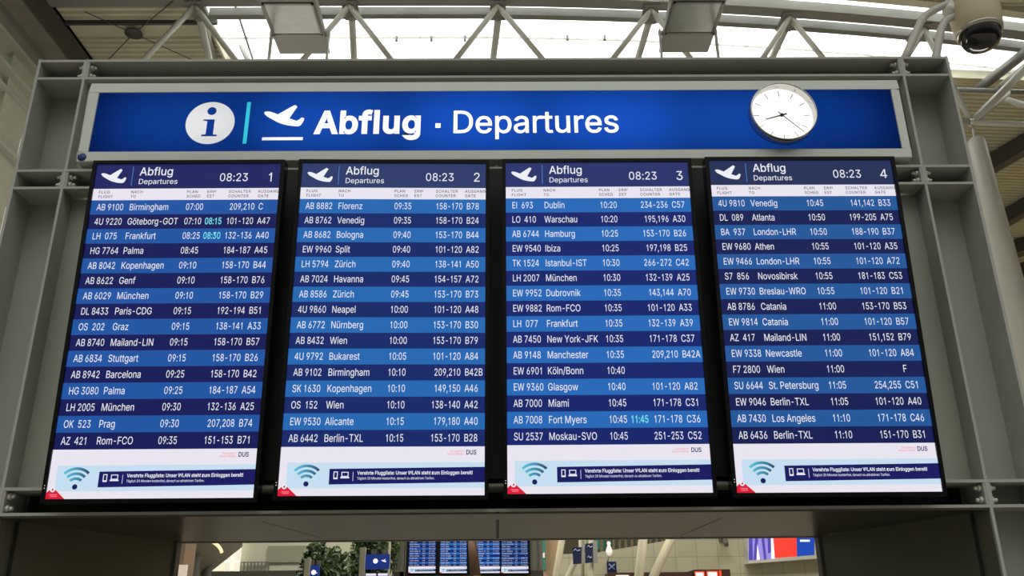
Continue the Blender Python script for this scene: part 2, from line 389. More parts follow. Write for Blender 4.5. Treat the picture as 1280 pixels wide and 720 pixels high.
w567|199,0 138,0 23,379 87,379 154,137 170,64 186,135 206,214 252,379 316,379 362,214 382,136 397,66 413,135 434,214 480,379 545,379 429,0 368,0 319,172 284,309 263,225
x379|91,0 21,0 155,195 29,379 100,379 147,306 191,233 233,306 282,379 352,379 224,192 358,0 287,0 231,85 189,155 148,85
y389|65,-143 47,-139 61,-86 104,-89 130,-74 151,-36 163,-1 17,379 84,379 165,155 187,87 195,60 202,87 224,155 305,379 371,379 204,-58 177,-107 139,-136 91,-145
z380|339,0 42,0 42,46 254,320 254,323 48,323 48,379 333,379 333,331 126,60 126,56 339,56
·196|116,200 98,196 81,200 66,210 56,224 52,242 56,259 66,274 81,284 98,287 116,284 130,274 140,259 144,242 140,224 130,210
ä389|215,1 160,-9 126,-5 94,5 68,22 48,45 35,73 30,108 34,138 43,161 58,179 78,193 125,211 178,220 234,227 265,235 273,243 276,255 276,257 267,297 240,322 196,331 149,322 118,301 100,274 41,291 57,322 79,346 104,364 133,375 194,384 239,379 286,360 306,343 322,320 333,290 337,251 337,0 277,0 277,52 272,52 252,25|130,52 170,45 202,49 228,59 248,74 263,93 272,115 276,138 276,190 259,182 231,176 200,171 175,168 134,159 103,139 95,124 92,105 102,72|277,446 261,443 246,446 233,455 224,468 221,483 224,499 233,512 246,520 261,523 277,520 290,512 299,499 301,483 299,468 290,455|133,446 117,443 102,446 89,455 80,468 77,483 80,499 89,512 102,520 117,523 133,520 146,512 155,499 158,483 155,468 146,455
ö415|256,-2 207,-8 159,-2 117,16 82,46 56,85 40,133 34,187 40,243 56,291 82,330 117,360 159,378 207,384 256,378 299,360 333,330 359,291 376,243 381,187 376,133 359,85 333,46 299,16|173,51 207,46 242,51 270,66 292,89 307,117 316,151 319,187 316,224 307,258 292,287 270,310 242,325 207,330 173,325 145,310 124,287 108,258 99,224 96,187 99,151 108,117 124,89 145,66|295,446 279,443 264,446 251,455 242,468 239,483 242,499 251,512 264,520 279,523 295,520 308,512 317,499 320,483 317,468 308,455|151,446 136,443 120,446 107,455 98,468 95,483 98,499 107,512 120,520 136,523 151,520 164,512 173,499 176,483 173,468 164,455
ü410|222,0 182,-5 146,-1 115,11 89,31 69,59 57,95 53,139 53,379 114,379 114,144 119,105 137,75 164,56 200,50 226,53 249,62 268,77 283,97 293,122 296,153 296,379 357,379 357,0 298,0 298,73 286,47 257,17|292,446 277,443 261,446 248,455 239,468 236,483 239,499 248,512 261,520 277,523 292,520 305,512 314,499 317,483 314,468 305,455|149,446 133,443 118,446 104,455 96,468 93,483 96,499 104,512 118,520 133,523 149,520 162,512 170,499 173,483 170,468 162,455
"""
GLYPHS = {}
for _l in GLYPH_DATA.strip('\n').split('\n'):
    _p = _l[1:].split('|')
    GLYPHS[_l[0]] = (int(_p[0]) / 1000, [[tuple(int(q) / 1000 for q in xy.split(',')) for xy in c.split(' ')] for c in _p[1:]])
GLYPHS[' '] = (0.188, [])
CAP = 0.509
_fill = {}


def fill(contours, bold=0.0):
    """flat filled mesh (2-D verts, faces) of nested outlines: holes stay open"""
    cu = bpy.data.curves.new('outline', 'CURVE')
    cu.dimensions = '2D'
    cu.fill_mode = 'FRONT'
    cu.offset = bold
    for c in contours:
        sp = cu.splines.new('POLY')
        sp.points.add(len(c) - 1)
        for p, q in zip(sp.points, c):
            p.co = (q[0], q[1], 0, 1)
        sp.use_cyclic_u = True
    o = bpy.data.objects.new('outline', cu)
    me = bpy.data.meshes.new_from_object(o)
    r = ([(v.co.x, v.co.y) for v in me.vertices], [tuple(p.vertices) for p in me.polygons])
    bpy.data.objects.remove(o)
    bpy.data.meshes.remove(me)
    bpy.data.curves.remove(cu)
    return r


def glyph(ch, bold):
    k = (ch, bold)
    if k not in _fill:
        _fill[k] = fill(GLYPHS[ch][1], bold) if GLYPHS[ch][1] else ([], [])
    return _fill[k]


def stretch(ch, kx):
    return kx if not isinstance(kx, tuple) else (kx[1] if (ch.isdigit() or ch in ':,-') else kx[0])


def text_width(s, cap, kx=1.0, gap=0.0):
    return sum(GLYPHS[c][0] * stretch(c, kx) * cap / CAP + gap for c in s) - gap


def write(mb, s, x, z, cap, y, kx=1.0, bold=0.0, gap=0.0, align='l', mi=0):
    """lay a line of writing in the x,z plane, capitals `cap` high, baseline at z"""
    if align == 'r':
        x -= text_width(s, cap, kx, gap)
    sc = cap / CAP
    for c in s:
        vs, fs = glyph(c, bold)
        a = stretch(c, kx) * sc
        if fs:
            mb.add([(x + p[0] * a, y, z + p[1] * sc) for p in vs], fs, mi=mi)
        x += GLYPHS[c][0] * a + gap
    return x


def outlines(s, x, z, cap, kx=1.0, bold=0.0, gap=0.0):
    """outlines of a line of writing as contours (for cutting letters out of a sheet)"""
    out = []
    sc = cap / CAP
    for c in s:
        a = stretch(c, kx) * sc
        for k in GLYPHS[c][1]:
            out.append([(x + p[0] * a, z + p[1] * sc) for p in k])
        x += GLYPHS[c][0] * a + gap
    return out


PLANE = [(0.0, 0.389), (0.009, 0.415), (0.046, 0.428), (0.129, 0.427), (0.238, 0.388), (0.345, 0.342), (0.725, 0.606),
         (0.77, 0.596), (0.806, 0.557), (0.631, 0.225), (0.816, 0.154), (0.895, 0.201), (0.92, 0.236), (0.952, 0.246),
         (0.992, 0.23), (1.0, 0.201), (0.983, 0.137), (0.935, 0.041), (0.904, 0.013), (0.869, 0.0), (0.773, 0.004),
         (0.634, 0.024), (0.493, 0.059), (0.364, 0.114), (0.234, 0.189), (0.088, 0.279), (0.027, 0.338)]


def ring(x, z, r, n=48):
    return [(x + r * math.cos(2 * math.pi * k / n), z + r * math.sin(2 * math.pi * k / n)) for k in range(n)]


# ---------------------------------------------------------------- paints
STEEL = mat('grey_green_steel_paint', rgb(160, 162, 152), 0.42, 0, 0.4, noise=0.05, nscale=3, bump=0.03)
PANEL = mat('grey_green_sheet_panel', rgb(156, 160, 145), 0.35, 0, 0.45, noise=0.04, nscale=2)
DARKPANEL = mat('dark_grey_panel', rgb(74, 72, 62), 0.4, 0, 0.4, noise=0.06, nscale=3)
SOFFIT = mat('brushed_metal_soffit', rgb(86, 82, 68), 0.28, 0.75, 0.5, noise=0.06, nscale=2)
ALU = mat('sign_frame_aluminium', rgb(196, 200, 190), 0.35, 0.15, 0.5, noise=0.03, nscale=6)
BOLT = mat('galvanised_bolt', rgb(200, 198, 186), 0.35, 0.2, 0.5)
BLACK = mat('black_plastic', rgb(16, 16, 17), 0.35, 0, 0.2)
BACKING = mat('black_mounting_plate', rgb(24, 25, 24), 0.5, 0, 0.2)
ROOFSHEET = mat('corrugated_roof_sheet', rgb(200, 194, 168), 0.55, 0, 0.3, noise=0.06, nscale=3)
TUBE = mat('white_painted_tube', rgb(188, 186, 176), 0.4, 0, 0.4, noise=0.03, nscale=5)
GIRDER = mat('grey_roof_girder', rgb(122, 121, 115), 0.5, 0, 0.4, noise=0.05, nscale=3)
DARKSTEEL = mat('dark_steel_girder', rgb(74, 72, 70), 0.5, 0, 0.4, noise=0.1, nscale=5)
CONCRETE = mat('pale_wall_plaster', rgb(188, 190, 172), 0.7, 0, 0.2, noise=0.05, nscale=3, bump=0.1)
GLASSMILK = translucent('milky_skylight_glass', (0.92, 0.94, 0.93, 1), 0.05)

# ================================================================ SETTING
FY0, FY1 = -6.0, 32.0
structure(MB().box(-14, 14, FY0, FY1, -0.2, 0.0).build('floor', mat('polished_stone_floor', rgb(150, 146, 136), 0.25, 0, 0.5, noise=0.08, nscale=1.5)))

# the hall bends gently away to one side: everything on the roof follows this sweep
def bend(x):
    return 0.0115 * max(x + 1.0, 0.0) ** 2


RZ = 9.0


def bend_far(x):
    return 0.0042 * max(x + 1.0, 0.0) ** 2


def corrugated(mb, x0, x1, f0, f1, z, pitch=0.104, depth=0.048, seg=0.5, flat=()):
    """trapezoid sheet whose ribs run along x between the curves y = f0(x) and y = f1(x)"""
    nx = max(1, int(round((x1 - x0) / seg)))
    xs = [x0 + (x1 - x0) * i / nx for i in range(nx + 1)]
    L = max(f1(x) - f0(x) for x in xs)
    prof = [(0.0, 0.0)]
    t = 0.0
    while t < L:
        if any(a <= t < b for a, b in flat):
            t += pitch
            prof.append((t, 0.0))
            continue
        for du, dz in ((0.30, 0), (0.38, depth), (0.74, depth), (0.90, 0), (1.0, 0)):
            prof.append((t + du * pitch, dz))
        t += pitch
    n = len(prof)
    vs = []
    for x in xs:
        a, b = f0(x), f1(x)
        vs += [(x, min(a + u, b), z + dz) for u, dz in prof]
    fs = []
    for i in range(nx):
        for k in range(n - 1):
            fs.append((i * n + k, i * n + k + 1, (i + 1) * n + k + 1, (i + 1) * n + k))
    mb.add(vs, fs)


SKX0, SKX1 = -3.76, 10.5
SKN, SKF = 5.04, 6.85                      # near and far edge of the skylight (before the bend)
c_ = MB()
corrugated(c_, -6.2, SKX0, lambda x: -1.6, lambda x: 13.0, RZ + 0.06, flat=((7.42, 7.62),))
corrugated(c_, SKX0, SKX1, lambda x: -1.6, lambda x: SKN - 0.12 + bend(x), RZ + 0.06)
corrugated(c_, SKX0, SKX1, lambda x: SKF + bend_far(x), lambda x: 13.0 + bend(x) * 0.4, RZ + 0.06)
corrugated(c_, SKX1, 16, lambda x: -1.6, lambda x: 14.0, RZ + 0.06)
structure(c_.build('ceiling', ROOFSHEET))
structure(MB().box(-14, 16.5, 13.0, 32.5, 9.3, 9.5).build('ceiling', ROOFSHEET))
# thin closing sheet over the corrugated roof, open above the skylight
ro = MB()
ro.box(-14, SKX0, -1.8, 13.0, RZ + 0.22, RZ + 0.28)
ro.box(SKX1, 16.5, -1.8, 13.0, RZ + 0.22, RZ + 0.28)
N = 24
for i in range(N):
    xa, xb = SKX0 + (SKX1 - SKX0) * i / N, SKX0 + (SKX1 - SKX0) * (i + 1) / N
    for (ya, yb, y2a, y2b) in ((-1.8, -1.8, SKN - 0.12 + bend(xa), SKN - 0.12 + bend(xb)), (SKF + bend_far(xa), SKF + bend_far(xb), 13.0, 13.0)):
        lo = [(xa, ya, RZ + .22), (xb, yb, RZ + .22), (xb, y2b, RZ + .22), (xa, y2a, RZ + .22)]
        ro.hexa(lo, [(p[0], p[1], RZ + .28) for p in lo])
structure(ro.build('ceiling', ROOFSHEET))


def sweep_bar(name, y0, y1, z0, z1, m, x0=SKX0, x1=SKX1, parent=None, n=28, sweep=bend):
    mb = MB()
    xs = [x0 + (x1 - x0) * i / n for i in range(n + 1)]
    vs = []
    for x in xs:
        b = sweep(x)
        vs += [(x, y0 + b, z0), (x, y1 + b, z0), (x, y1 + b, z1), (x, y0 + b, z1)]
    fs = []
    for i in range(n):
        for k in range(4):
            fs.append((i * 4 + k, i * 4 + (k + 1) % 4, (i + 1) * 4 + (k + 1) % 4, (i + 1) * 4 + k))
    fs += [(3, 2, 1, 0), (n * 4, n * 4 + 1, n * 4 + 2, n * 4 + 3)]
    mb.add(vs, fs)
    return mb.build(name, m, parent)


# skylight: window_1 > pane, glazing bars
sky = bpy.data.objects.new('window_1', None)
COL.objects.link(sky)
sky['kind'] = 'structure'
sky.location = (0, 0, 0)
NP = 16
for i in range(NP):
    xa, xb = SKX0 + (SKX1 - SKX0) * i / NP, SKX0 + (SKX1 - SKX0) * (i + 1) / NP
    q = [(xa, SKN + bend(xa), RZ + .13), (xb, SKN + bend(xb), RZ + .13), (xb, SKF + bend_far(xb), RZ + .13), (xa, SKF + bend_far(xa), RZ + .13)]
    MB().hexa(q, [(p[0], p[1], p[2] + 0.02) for p in q]).build('pane', GLASSMILK, sky)
sweep_bar('frame', SKN - 0.12, SKN, RZ - 0.02, RZ + 0.20, ROOFSHEET, parent=sky)
sweep_bar('frame', SKF - 0.03, SKF + 0.10, RZ + 0.0, RZ + 0.20, ROOFSHEET, parent=sky, sweep=bend_far)
sweep_bar('glazing_bar', 6.24, 6.25, RZ + 0.10, RZ + 0.13, TUBE, parent=sky)
for x in (SKX0 + 0.03, SKX0 + 0.42):
    MB().hexa([(x, SKN, RZ + .09), (x + .02, SKN, RZ + .09), (x + .02 - .13, SKF, RZ + .09), (x - .13, SKF, RZ + .09)],
              [(x, SKN, RZ + .13), (x + .02, SKN, RZ + .13), (x + .02 - .13, SKF, RZ + .13), (x - .13, SKF, RZ + .13)]).build('glazing_bar', GIRDER, sky)
for x in (-1.40, -0.93, -0.48, 0.9, 1.4):
    MB().box(x - .015, x + .015, 6.22, 6.27, RZ + .06, RZ + .13).build('glazing_clip', GIRDER, sky)
MB().box(SKX0 - .03, SKX0 - .002, SKN - .1, SKF + .1, RZ - 0.02, RZ + .2).build('frame', ROOFSHEET, sky)

# roof girders that carry the skylight
structure(sweep_bar('trim_1', 5.27, 5.44, RZ - 0.02, RZ + 0.12, GIRDER, x0=-6.0, x1=10.4))
structure(sweep_bar('trim_2', 5.60, 5.69, RZ - 0.02, RZ + 0.10, GIRDER, x0=-3.7, x1=10.4))

# the spatial truss under them: node to node tubes
truss = thing('roof_truss', 'white tubular roof truss zigzagging under the skylight above the blue sign', 'truss', (0, 5.5, 7.6))
TO = Vector((0, 5.5, 7.6))
top_nodes = [(x, 5.38 + bend(x), RZ - 0.06) for x in (-3.80, -1.88, -0.03, 1.90, 3.70, 5.52, 7.35)]
bot_nodes = [(x, 5.46 + bend(x), 7.6) for x in (-2.80, -0.93, 0.94, 2.80, 4.58, 5.95)]
bot_nodes[-1] = (5.95, 6.0, 7.6)
for i, b in enumerate(bot_nodes):
    for t in (top_nodes[i], top_nodes[i + 1] if i + 1 < len(top_nodes) else None):
        if t:
            MB().tube(Vector(t) - TO, Vector(b) - TO, 0.036).build('strut', TUBE, truss)
MB().tube(Vector(top_nodes[0]) - TO, Vector((-4.75, 5.46, 7.6)) - TO, 0.036).build('strut', TUBE, truss)
for a, b in zip([(-4.75, 5.46, 7.6)] + bot_nodes[:-1], bot_nodes):
    MB().tube(Vector(a) - TO, Vector(b) - TO, 0.04).build('chord', TUBE, truss)
for t in top_nodes[:-1]:
    p = Vector(t) + Vector((0, .22, -.03))
    MB().tube(p - TO, p + Vector((-.11 * 2.6, 2.6, -0.55)) - TO, 0.045).build('strut', TUBE, truss)
    MB().box(t[0] - .10 - TO.x, t[0] + .10 - TO.x, t[1] - .07 - TO.y, t[1] + .3 - TO.y, RZ - .05 - TO.z, RZ - .02 - TO.z).build('node_plate', GIRDER, truss)
# the doubled strut beside the corrugated bay
p = Vector(top_nodes[0]) + Vector((.05, .15, 0))
MB().tube(p - TO, at(268, 74, 6.6) - TO, 0.04).build('strut', TUBE, truss)
MB().tube(Vector((-2.80, 5.46, 7.6)) - TO, Vector((-2.80, 5.46, 7.6)) - TO + Vector((-.6, .6, 1.25)), 0.036).build('strut', TUBE, truss)
# the bay beyond the board: radiating tubes meeting above the tapered column
N0 = Vector((5.95, 6.0, 7.6))
for (px, py, y, r) in ((1300, 68, 6.35, 0.05), (1258, 116, 6.7, 0.055), (1290, 74, 6.1, 0.03)):
    MB().tube(N0 - TO, at(px, py, y) - TO, r).build('strut', TUBE, truss)
MB().tube(at(1247, 112, 7.0) - TO, at(1320, 50, 5.6) - TO, 0.045).build('strut', TUBE, truss)
MB().tube(at(1254, 123, 6.8) - TO, at(1330, 148, 6.6) - TO, 0.04).build('strut', TUBE, truss)
MB().tube(N0 - TO, at(1340, 158, 6.1) - TO, 0.035).build('chord', TUBE, truss)
MB().tube(N0 - TO, Vector((4.58, 5.82, 7.6)) - TO, 0.035).build('chord', TUBE, truss)
MB().tube(at(1195, 112, 6.9) - TO, at(1340, 117, 6.9) - TO, 0.035).build('rail', GIRDER, truss)
g0, g1 = at(1222, 112, 7.1), at(1310, 44, 5.9)
MB().tube(g0 - TO, g1 - TO, 0.07, n=4).build('girder', GIRDER, truss)

# dark roof girders: one by the glazed side wall, more beyond the board
gd = MB()
gd.box(-5.85, -5.61, 2.0, 13.0, 8.60, 8.63, mi=1)
gd.box(-5.64, -5.61, 2.0, 13.0, 8.63, 9.05)
gd.box(-5.85, -5.61, 2.0, 13.0, 9.0, 9.04)
structure(gd.build('trim_3', [DARKSTEEL, mat('grey_beam_flange', rgb(116, 110, 104), 0.5, 0, 0.4, noise=0.12, nscale=6)]))
for n, (a, b) in enumerate((((1205, 225), (1420, 100)), ((1215, 298), (1440, 165)), ((1235, 349), (1470, 292)), ((1235, 322), (1470, 250)))):
    p, q = at_z(*a, 8.9), at_z(*b, 8.9)
    d = (q - p)
    u = Vector((-d.y, d.x, 0)).normalized() * (.09 if n < 2 else .16)
    lo = [p - u, q - u, q + u, p + u]
    structure(MB().hexa([x - Vector((0, 0, .14)) for x in lo], [x + Vector((0, 0, .14)) for x in lo]).build('trim_%d' % (4 + n), DARKSTEEL))
structure(MB().box(-6.1, -3.66, 5.79, 5.83, RZ + .005, RZ + .062).build('trim_10', DARKSTEEL))
# cross bracing cables under the corrugated bay, held by a round plate
br = thing('roof_brace', 'thin cross of brace rods with a round plate under the corrugated roof', 'brace', (-4.98, 6.1, 8.9))
BO = Vector((-4.98, 6.1, 8.9))
cpt = at_z(167, 42, 8.97)
for px, py in ((118, 20), (206, 10), (136, 74), (243, 76)):
    q = at_z(px, py, 8.97)
    MB().tube(cpt - BO, q + (q - cpt) * .25 - BO, 0.007, n=6).build('rod', DARKSTEEL, br)
MB().lathe([(0, -.012), (.11, -.012), (.11, .012), (0, .012)], cpt - BO).build('plate', DARKSTEEL, br)

# glazed side wall
WX = -6.1
wl = MB()
wl.box(WX - .3, WX, 1.0, 4.0, 0, 9.1)
wl.box(WX - .3, WX, 4.0, 13.0, 8.32, 9.1)
for z0, z1 in ((7.72, 8.06), (6.72, 7.12), (5.3, 5.75), (0, 2.2)):
    wl.box(WX - .3, WX, 4.0, 13.0, z0, z1)
for y0 in (5.60, 7.2, 8.9, 10.6, 12.3):
    wl.box(WX - .3, WX + .06, y0, y0 + .5, 0, 8.4)
structure(wl.build('wall_left', CONCRETE))
led = MB()
for z in (8.06, 7.12, 5.75):
    led.box(WX, WX + .16, 2.0, 13.0, z, z + .05)
led.box(WX, WX + .03, 2.0, 13.0, 8.60, 8.63)
led.box(WX, WX + .10, 2.0, 13.0, 7.86, 7.90)
structure(led.build('trim_8', TUBE))
GL = mat('pale_window_glass', rgb(205, 212, 205), 0.1, 0, 0.6, emit=rgb(176, 182, 170), estr=0.9)
wi = bpy.data.objects.new('window_2', None)
COL.objects.link(wi)
wi['kind'] = 'structure'
for z0, z1 in ((8.06, 8.32), (7.12, 7.72), (5.75, 6.72), (2.2, 5.3)):
    for y0, y1 in ((4.0, 5.60), (6.10, 7.2), (7.70, 8.9)):
        MB().box(WX - .2, WX - .17, y0, y1, z0, z1).build('pane', GL, wi)
        MB().box(WX - .17, WX - .10, (y0 + y1) / 2 - .03, (y0 + y1) / 2 + .03, z0, z1).build('mullion', DARKSTEEL, wi)

# round tapered column carrying the truss node
tcx, tcy = 5.95, 6.0
tapered = thing('tapered_column', 'pale cigar-shaped steel column rising beside the board under the roof node', 'column', (tcx, tcy, 0))
MB().lathe([(0.09, 0), (0.17, 1.2), (0.2, 3.0), (0.17, 5.2), (0.105, 7.32), (0.075, 7.36), (0.0, 7.36)], (0, 0, 0), n=32).build('shaft', TUBE, tapered)
MB().tube((0, 0, 7.36), (0, 0, 7.58), 0.022, 0.016).build('pin', BOLT, tapered)
MB().lathe([(0, -.05), (.05, -.03), (.06, 0), (.05, .03), (0, .05)], (0, 0, 7.6), n=16).build('joint', BOLT, tapered)
# ================================================================ THE DEPARTURES BOARD
XC = -0.0125                                # middle of the board
YF = 0.05                                   # front edges of the steel flanges
COLI, COLO = 1.985, 2.213                   # inner and outer flange of each column
BEAMS = ((4.183, 4.295), (3.591, 3.693), (2.132, 2.244))
portal = thing('steel_portal', 'grey green steel portal of bolted beams and channel columns carrying the four screens', 'frame', (XC, 0, 0))
PO = Vector((XC, 0, 0))
for s in (-1, 1):
    c = MB()
    xi, xo = s * COLI, s * COLO
    for x, t in ((xi, .012), (xo, .013)):
        c.box(x - t / 2, x + t / 2, YF, YF + .20, 0, 4.297)
    lo, hi = min(xi, xo), max(xi, xo)
    c.box(lo, hi, YF + .165, YF + .177, 0, 4.29)
    for z0, z1 in BEAMS:
        for z in (z0, z1):
            c.box(lo + .006, hi - .006, YF + .001, YF + .165, z - .012 if z == z1 else z, z if z == z1 else z + .012)
    col = c.build('column', STEEL, portal)
    for z0, z1 in BEAMS:
        for dx in (-1, 1):
            MB().box(*sorted((xi + dx * .006, xi + dx * .015)), YF + .002, YF + .164, z0 + .0125, z1 - .0125).build('end_plate', STEEL, col)
    for z0, z1 in BEAMS:
        for zz in (z0 + .032, z1 - .032):
            for dx in (-1, 1):
                x0 = xi + dx * .015
                k = MB()
                k.tube((x0, YF + .026, zz), (x0 + dx * .013, YF + .026, zz), .0145, n=6)
                k.tube((x0 + dx * .013, YF + .026, zz), (x0 + dx * .028, YF + .026, zz), .008, n=8)
                k.build('bolt', BOLT, col)
for z0, z1 in BEAMS:
    b = MB()
    for z in (z0, z1 - .012):
        b.box(-COLI + .006, COLI - .006, YF, YF + .20, z, z + .012)
    b.box(-COLI + .006, COLI - .006, YF + .185, YF + .197, z0, z1)
    bo_ = b.build('beam', STEEL, portal)
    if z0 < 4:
        MB().box(-1.955, 1.955, YF + .165, YF + .1845, z0 + .0125, z1 - .0125).build('shade_plate', BACKING, bo_)['label'] = 'black plate standing in for shade in the beam'  # black sheet added as the shade inside the two lower beams
MB().box(-COLI + .006, COLI - .006, YF + .10, YF + .112, 2.25, 3.585).build('back_panel', PANEL, portal)
MB().box(-1.70, 1.68, YF - .014, YF - .003, 2.262, 3.676).build('mounting_plate', BACKING, portal)
# lining of the passage below
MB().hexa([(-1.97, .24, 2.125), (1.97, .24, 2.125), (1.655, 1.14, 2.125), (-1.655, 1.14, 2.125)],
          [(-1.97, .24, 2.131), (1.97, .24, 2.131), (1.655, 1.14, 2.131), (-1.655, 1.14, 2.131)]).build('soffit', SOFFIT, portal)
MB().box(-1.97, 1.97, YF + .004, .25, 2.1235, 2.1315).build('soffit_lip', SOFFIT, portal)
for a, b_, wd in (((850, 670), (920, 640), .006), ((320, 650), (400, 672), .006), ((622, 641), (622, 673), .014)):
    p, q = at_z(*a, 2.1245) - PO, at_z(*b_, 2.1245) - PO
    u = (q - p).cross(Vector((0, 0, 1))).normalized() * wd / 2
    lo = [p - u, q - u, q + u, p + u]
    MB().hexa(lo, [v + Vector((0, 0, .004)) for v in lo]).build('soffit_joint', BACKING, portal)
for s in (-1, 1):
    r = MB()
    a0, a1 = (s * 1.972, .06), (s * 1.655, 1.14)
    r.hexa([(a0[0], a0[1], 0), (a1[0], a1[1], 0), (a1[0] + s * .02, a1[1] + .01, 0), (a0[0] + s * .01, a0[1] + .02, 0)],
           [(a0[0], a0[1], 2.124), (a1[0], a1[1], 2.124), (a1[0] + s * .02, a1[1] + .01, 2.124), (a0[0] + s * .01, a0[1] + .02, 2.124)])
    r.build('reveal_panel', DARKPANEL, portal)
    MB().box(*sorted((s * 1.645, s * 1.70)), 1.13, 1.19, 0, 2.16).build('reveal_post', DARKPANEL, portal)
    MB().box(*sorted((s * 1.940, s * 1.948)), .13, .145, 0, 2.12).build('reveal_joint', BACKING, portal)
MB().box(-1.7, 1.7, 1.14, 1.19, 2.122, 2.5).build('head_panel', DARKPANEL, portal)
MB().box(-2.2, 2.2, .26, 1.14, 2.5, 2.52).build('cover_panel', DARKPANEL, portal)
k = MB()
for i in range(3):
    zz = 3.705
    x = (-1.36 * .665 + i * .8985)
    k.lathe([(0, .010), (.006, .009), (.009, .004), (.009, 0)], (x + .01, YF + .02, zz), 'y', n=12)
k.build('screw', BOLT, portal)

# ---------------------------------------------------------------- the blue sign
SG0, SG1 = -1.946, 1.924
ZB, ZT = 3.720, 4.146
BX0, BX1, BZ0, BZ1 = -1.8995, 1.8845, 3.768, 4.0945
sign = thing('departures_sign', 'long blue backlit sign reading Abflug and Departures above the four screens', 'sign', (-.011, .1, ZB))
SO = Vector((-.011, .1, ZB))
SY = .030 - SO.y
f = MB()
x0, x1, X0, X1 = SG0 - SO.x, SG1 - SO.x, BX0 - SO.x, BX1 - SO.x
z1, Z0, Z1 = ZT - ZB, BZ0 - ZB, BZ1 - ZB
D = .17
f.box(x0, x1, SY, SY + D, 0, Z0)
f.box(x0, x1, SY, SY + D, Z1, z1)
f.box(x0, X0, SY, SY + D, Z0, Z1)
f.box(X1, x1, SY, SY + D, Z0, Z1)
f.box(x0, x1, SY + D, SY + D + .01, 0, z1)
f.build('sign_frame', ALU, sign, bevel=.004)
MB().box(x0 + .25, x0 + .35, SY + .02, SY + .12, -.0255, 0).box(x1 - .35, x1 - .25, SY + .02, SY + .12, -.0255, 0).build('mounting_foot', STEEL, sign)
SIGN_BLUE = translucent('blue_sign_film', (0.006, 0.050, 0.31, 1), 0.08, rgb(20, 45, 150))
SIGN_WHITE = translucent('white_sign_acrylic', (0.95, 0.95, 0.95, 1), 0.1)
SIGN_CYAN = translucent('cyan_sign_film', (0.05, 0.75, 0.95, 1), 0.1)


def sg(pts):
    return [(p[0] - SO.x, p[1] - SO.z) for p in pts]


ic = (-1.3555, 3.9275)
disc_o = sg(ring(ic[0], ic[1], .1145, 64))
I_BODY = [(-0.034, 0.019), (0.020, 0.019), (0.020, -0.062), (0.038, -0.064), (0.038, -0.0725), (-0.034, -0.0725),
          (-0.034, -0.064), (-0.0145, -0.062), (-0.0145, 0.009), (-0.034, 0.0125)]
i_o = [sg([(ic[0] + p[0], ic[1] + p[1]) for p in I_BODY]), sg(ring(ic[0] + .0015, ic[1] + .0645, .0215, 32))]
bar_o = sg([(-1.1925, 3.8145), (-1.1745, 3.8145), (-1.1745, 4.0415), (-1.1925, 4.0415)])
pl_o = sg([(-1.1072 + p[0] * .1917, 3.9067 + p[1] * .1917) for p in PLANE])
ul_o = sg([(-1.104, 3.832), (-.914, 3.832), (-.914, 3.848), (-1.104, 3.848)])
ab_o = outlines('Abflug', -.861 - SO.x, 3.870 - SO.z, .1150, .955, gap=.0065)
dot_o = sg([(-.296, 3.895), (-.272, 3.895), (-.272, 3.919), (-.296, 3.919)])
de_o = outlines('Departures', -.222 - SO.x, 3.867 - SO.z, .1190, .933)
BOLD = .0066


def fatten(cs, d):
    """the outline of a line of writing made heavier: returns contours moved outward by d"""
    out = []
    for c in cs:
        n = len(c)
        r = []
        for i in range(n):
            a, b, e_ = Vector(c[i - 1]), Vector(c[i]), Vector(c[(i + 1) % n])
            u, v = (b - a).normalized(), (e_ - b).normalized()
            nn = Vector((u.y + v.y, -u.x - v.x))
            if nn.length < 1e-6:
                nn = Vector((u.y, -u.x))
            nn.normalize()
            k_ = max(.5, nn.dot(Vector((u.y, -u.x))))
            r.append(tuple(b - nn * (d / k_) * ORIENT))
        out.append(r)
    return out


def area2(c):
    return sum(c[i - 1][0] * c[i][1] - c[i][0] * c[i - 1][1] for i in range(len(c)))


ORIENT = 1 if area2(GLYPHS['l'][1][0]) < 0 else -1
ab_o = fatten(ab_o, BOLD)
de_o = fatten(de_o, .0017)


def sheet(name, contours, y, m):
    vs, fs = fill(contours)
    mb = MB()
    mb.add([(p[0], y, p[1]) for p in vs], fs)
    return mb.build(name, m, sign)


rect = [(X0 - .01, Z0 - .01), (X1 + .01, Z0 - .01), (X1 + .01, Z1 + .01), (X0 - .01, Z1 + .01)]
sheet('blue_face', [rect, disc_o] + i_o + [bar_o, pl_o, ul_o, dot_o] + ab_o + de_o, SY + .006, SIGN_BLUE)
sheet('information_symbol', [disc_o] + i_o, SY + .006, SIGN_WHITE)['label'] = 'white round information symbol'
sheet('divider_bar', [bar_o], SY + .006, SIGN_CYAN)['label'] = 'bright cyan divider bar'
sheet('aircraft_symbol', [pl_o, ul_o], SY + .006, SIGN_WHITE)['label'] = 'white departing aircraft over a line'
sheet('lettering', ab_o, SY + .006, SIGN_WHITE)['label'] = 'heavy white lettering Abflug'
sheet('separator_dot', [dot_o], SY + .006, SIGN_WHITE)['label'] = 'small white dot'
sheet('lettering', de_o, SY + .006, SIGN_WHITE)['label'] = 'lighter white lettering Departures'
for xx, wd, watts in ((-1.52, .6, .30), (-.82, .6, .50), (-.12, .6, .62), (.55, .6, .62), (1.15, .5, .36), (1.62, .4, .17)):
    lo_ = area_light('sign_tube_lamp', (SO.x + xx, SO.y + SY + .165, ZB + .21), (math.radians(90), 0, math.radians(180)), wd, .26, watts * SIGN_POWER)
s_ = MB()
s_.lathe([(0, .002), (.020, .002), (.020, 0)], (-1.922 - SO.x, SY, 3.7435 - SO.z), 'y', n=28)
s_.build('sticker', mat('blue_sticker', rgb(18, 52, 118), .5), sign)['label'] = 'round dark blue sticker'

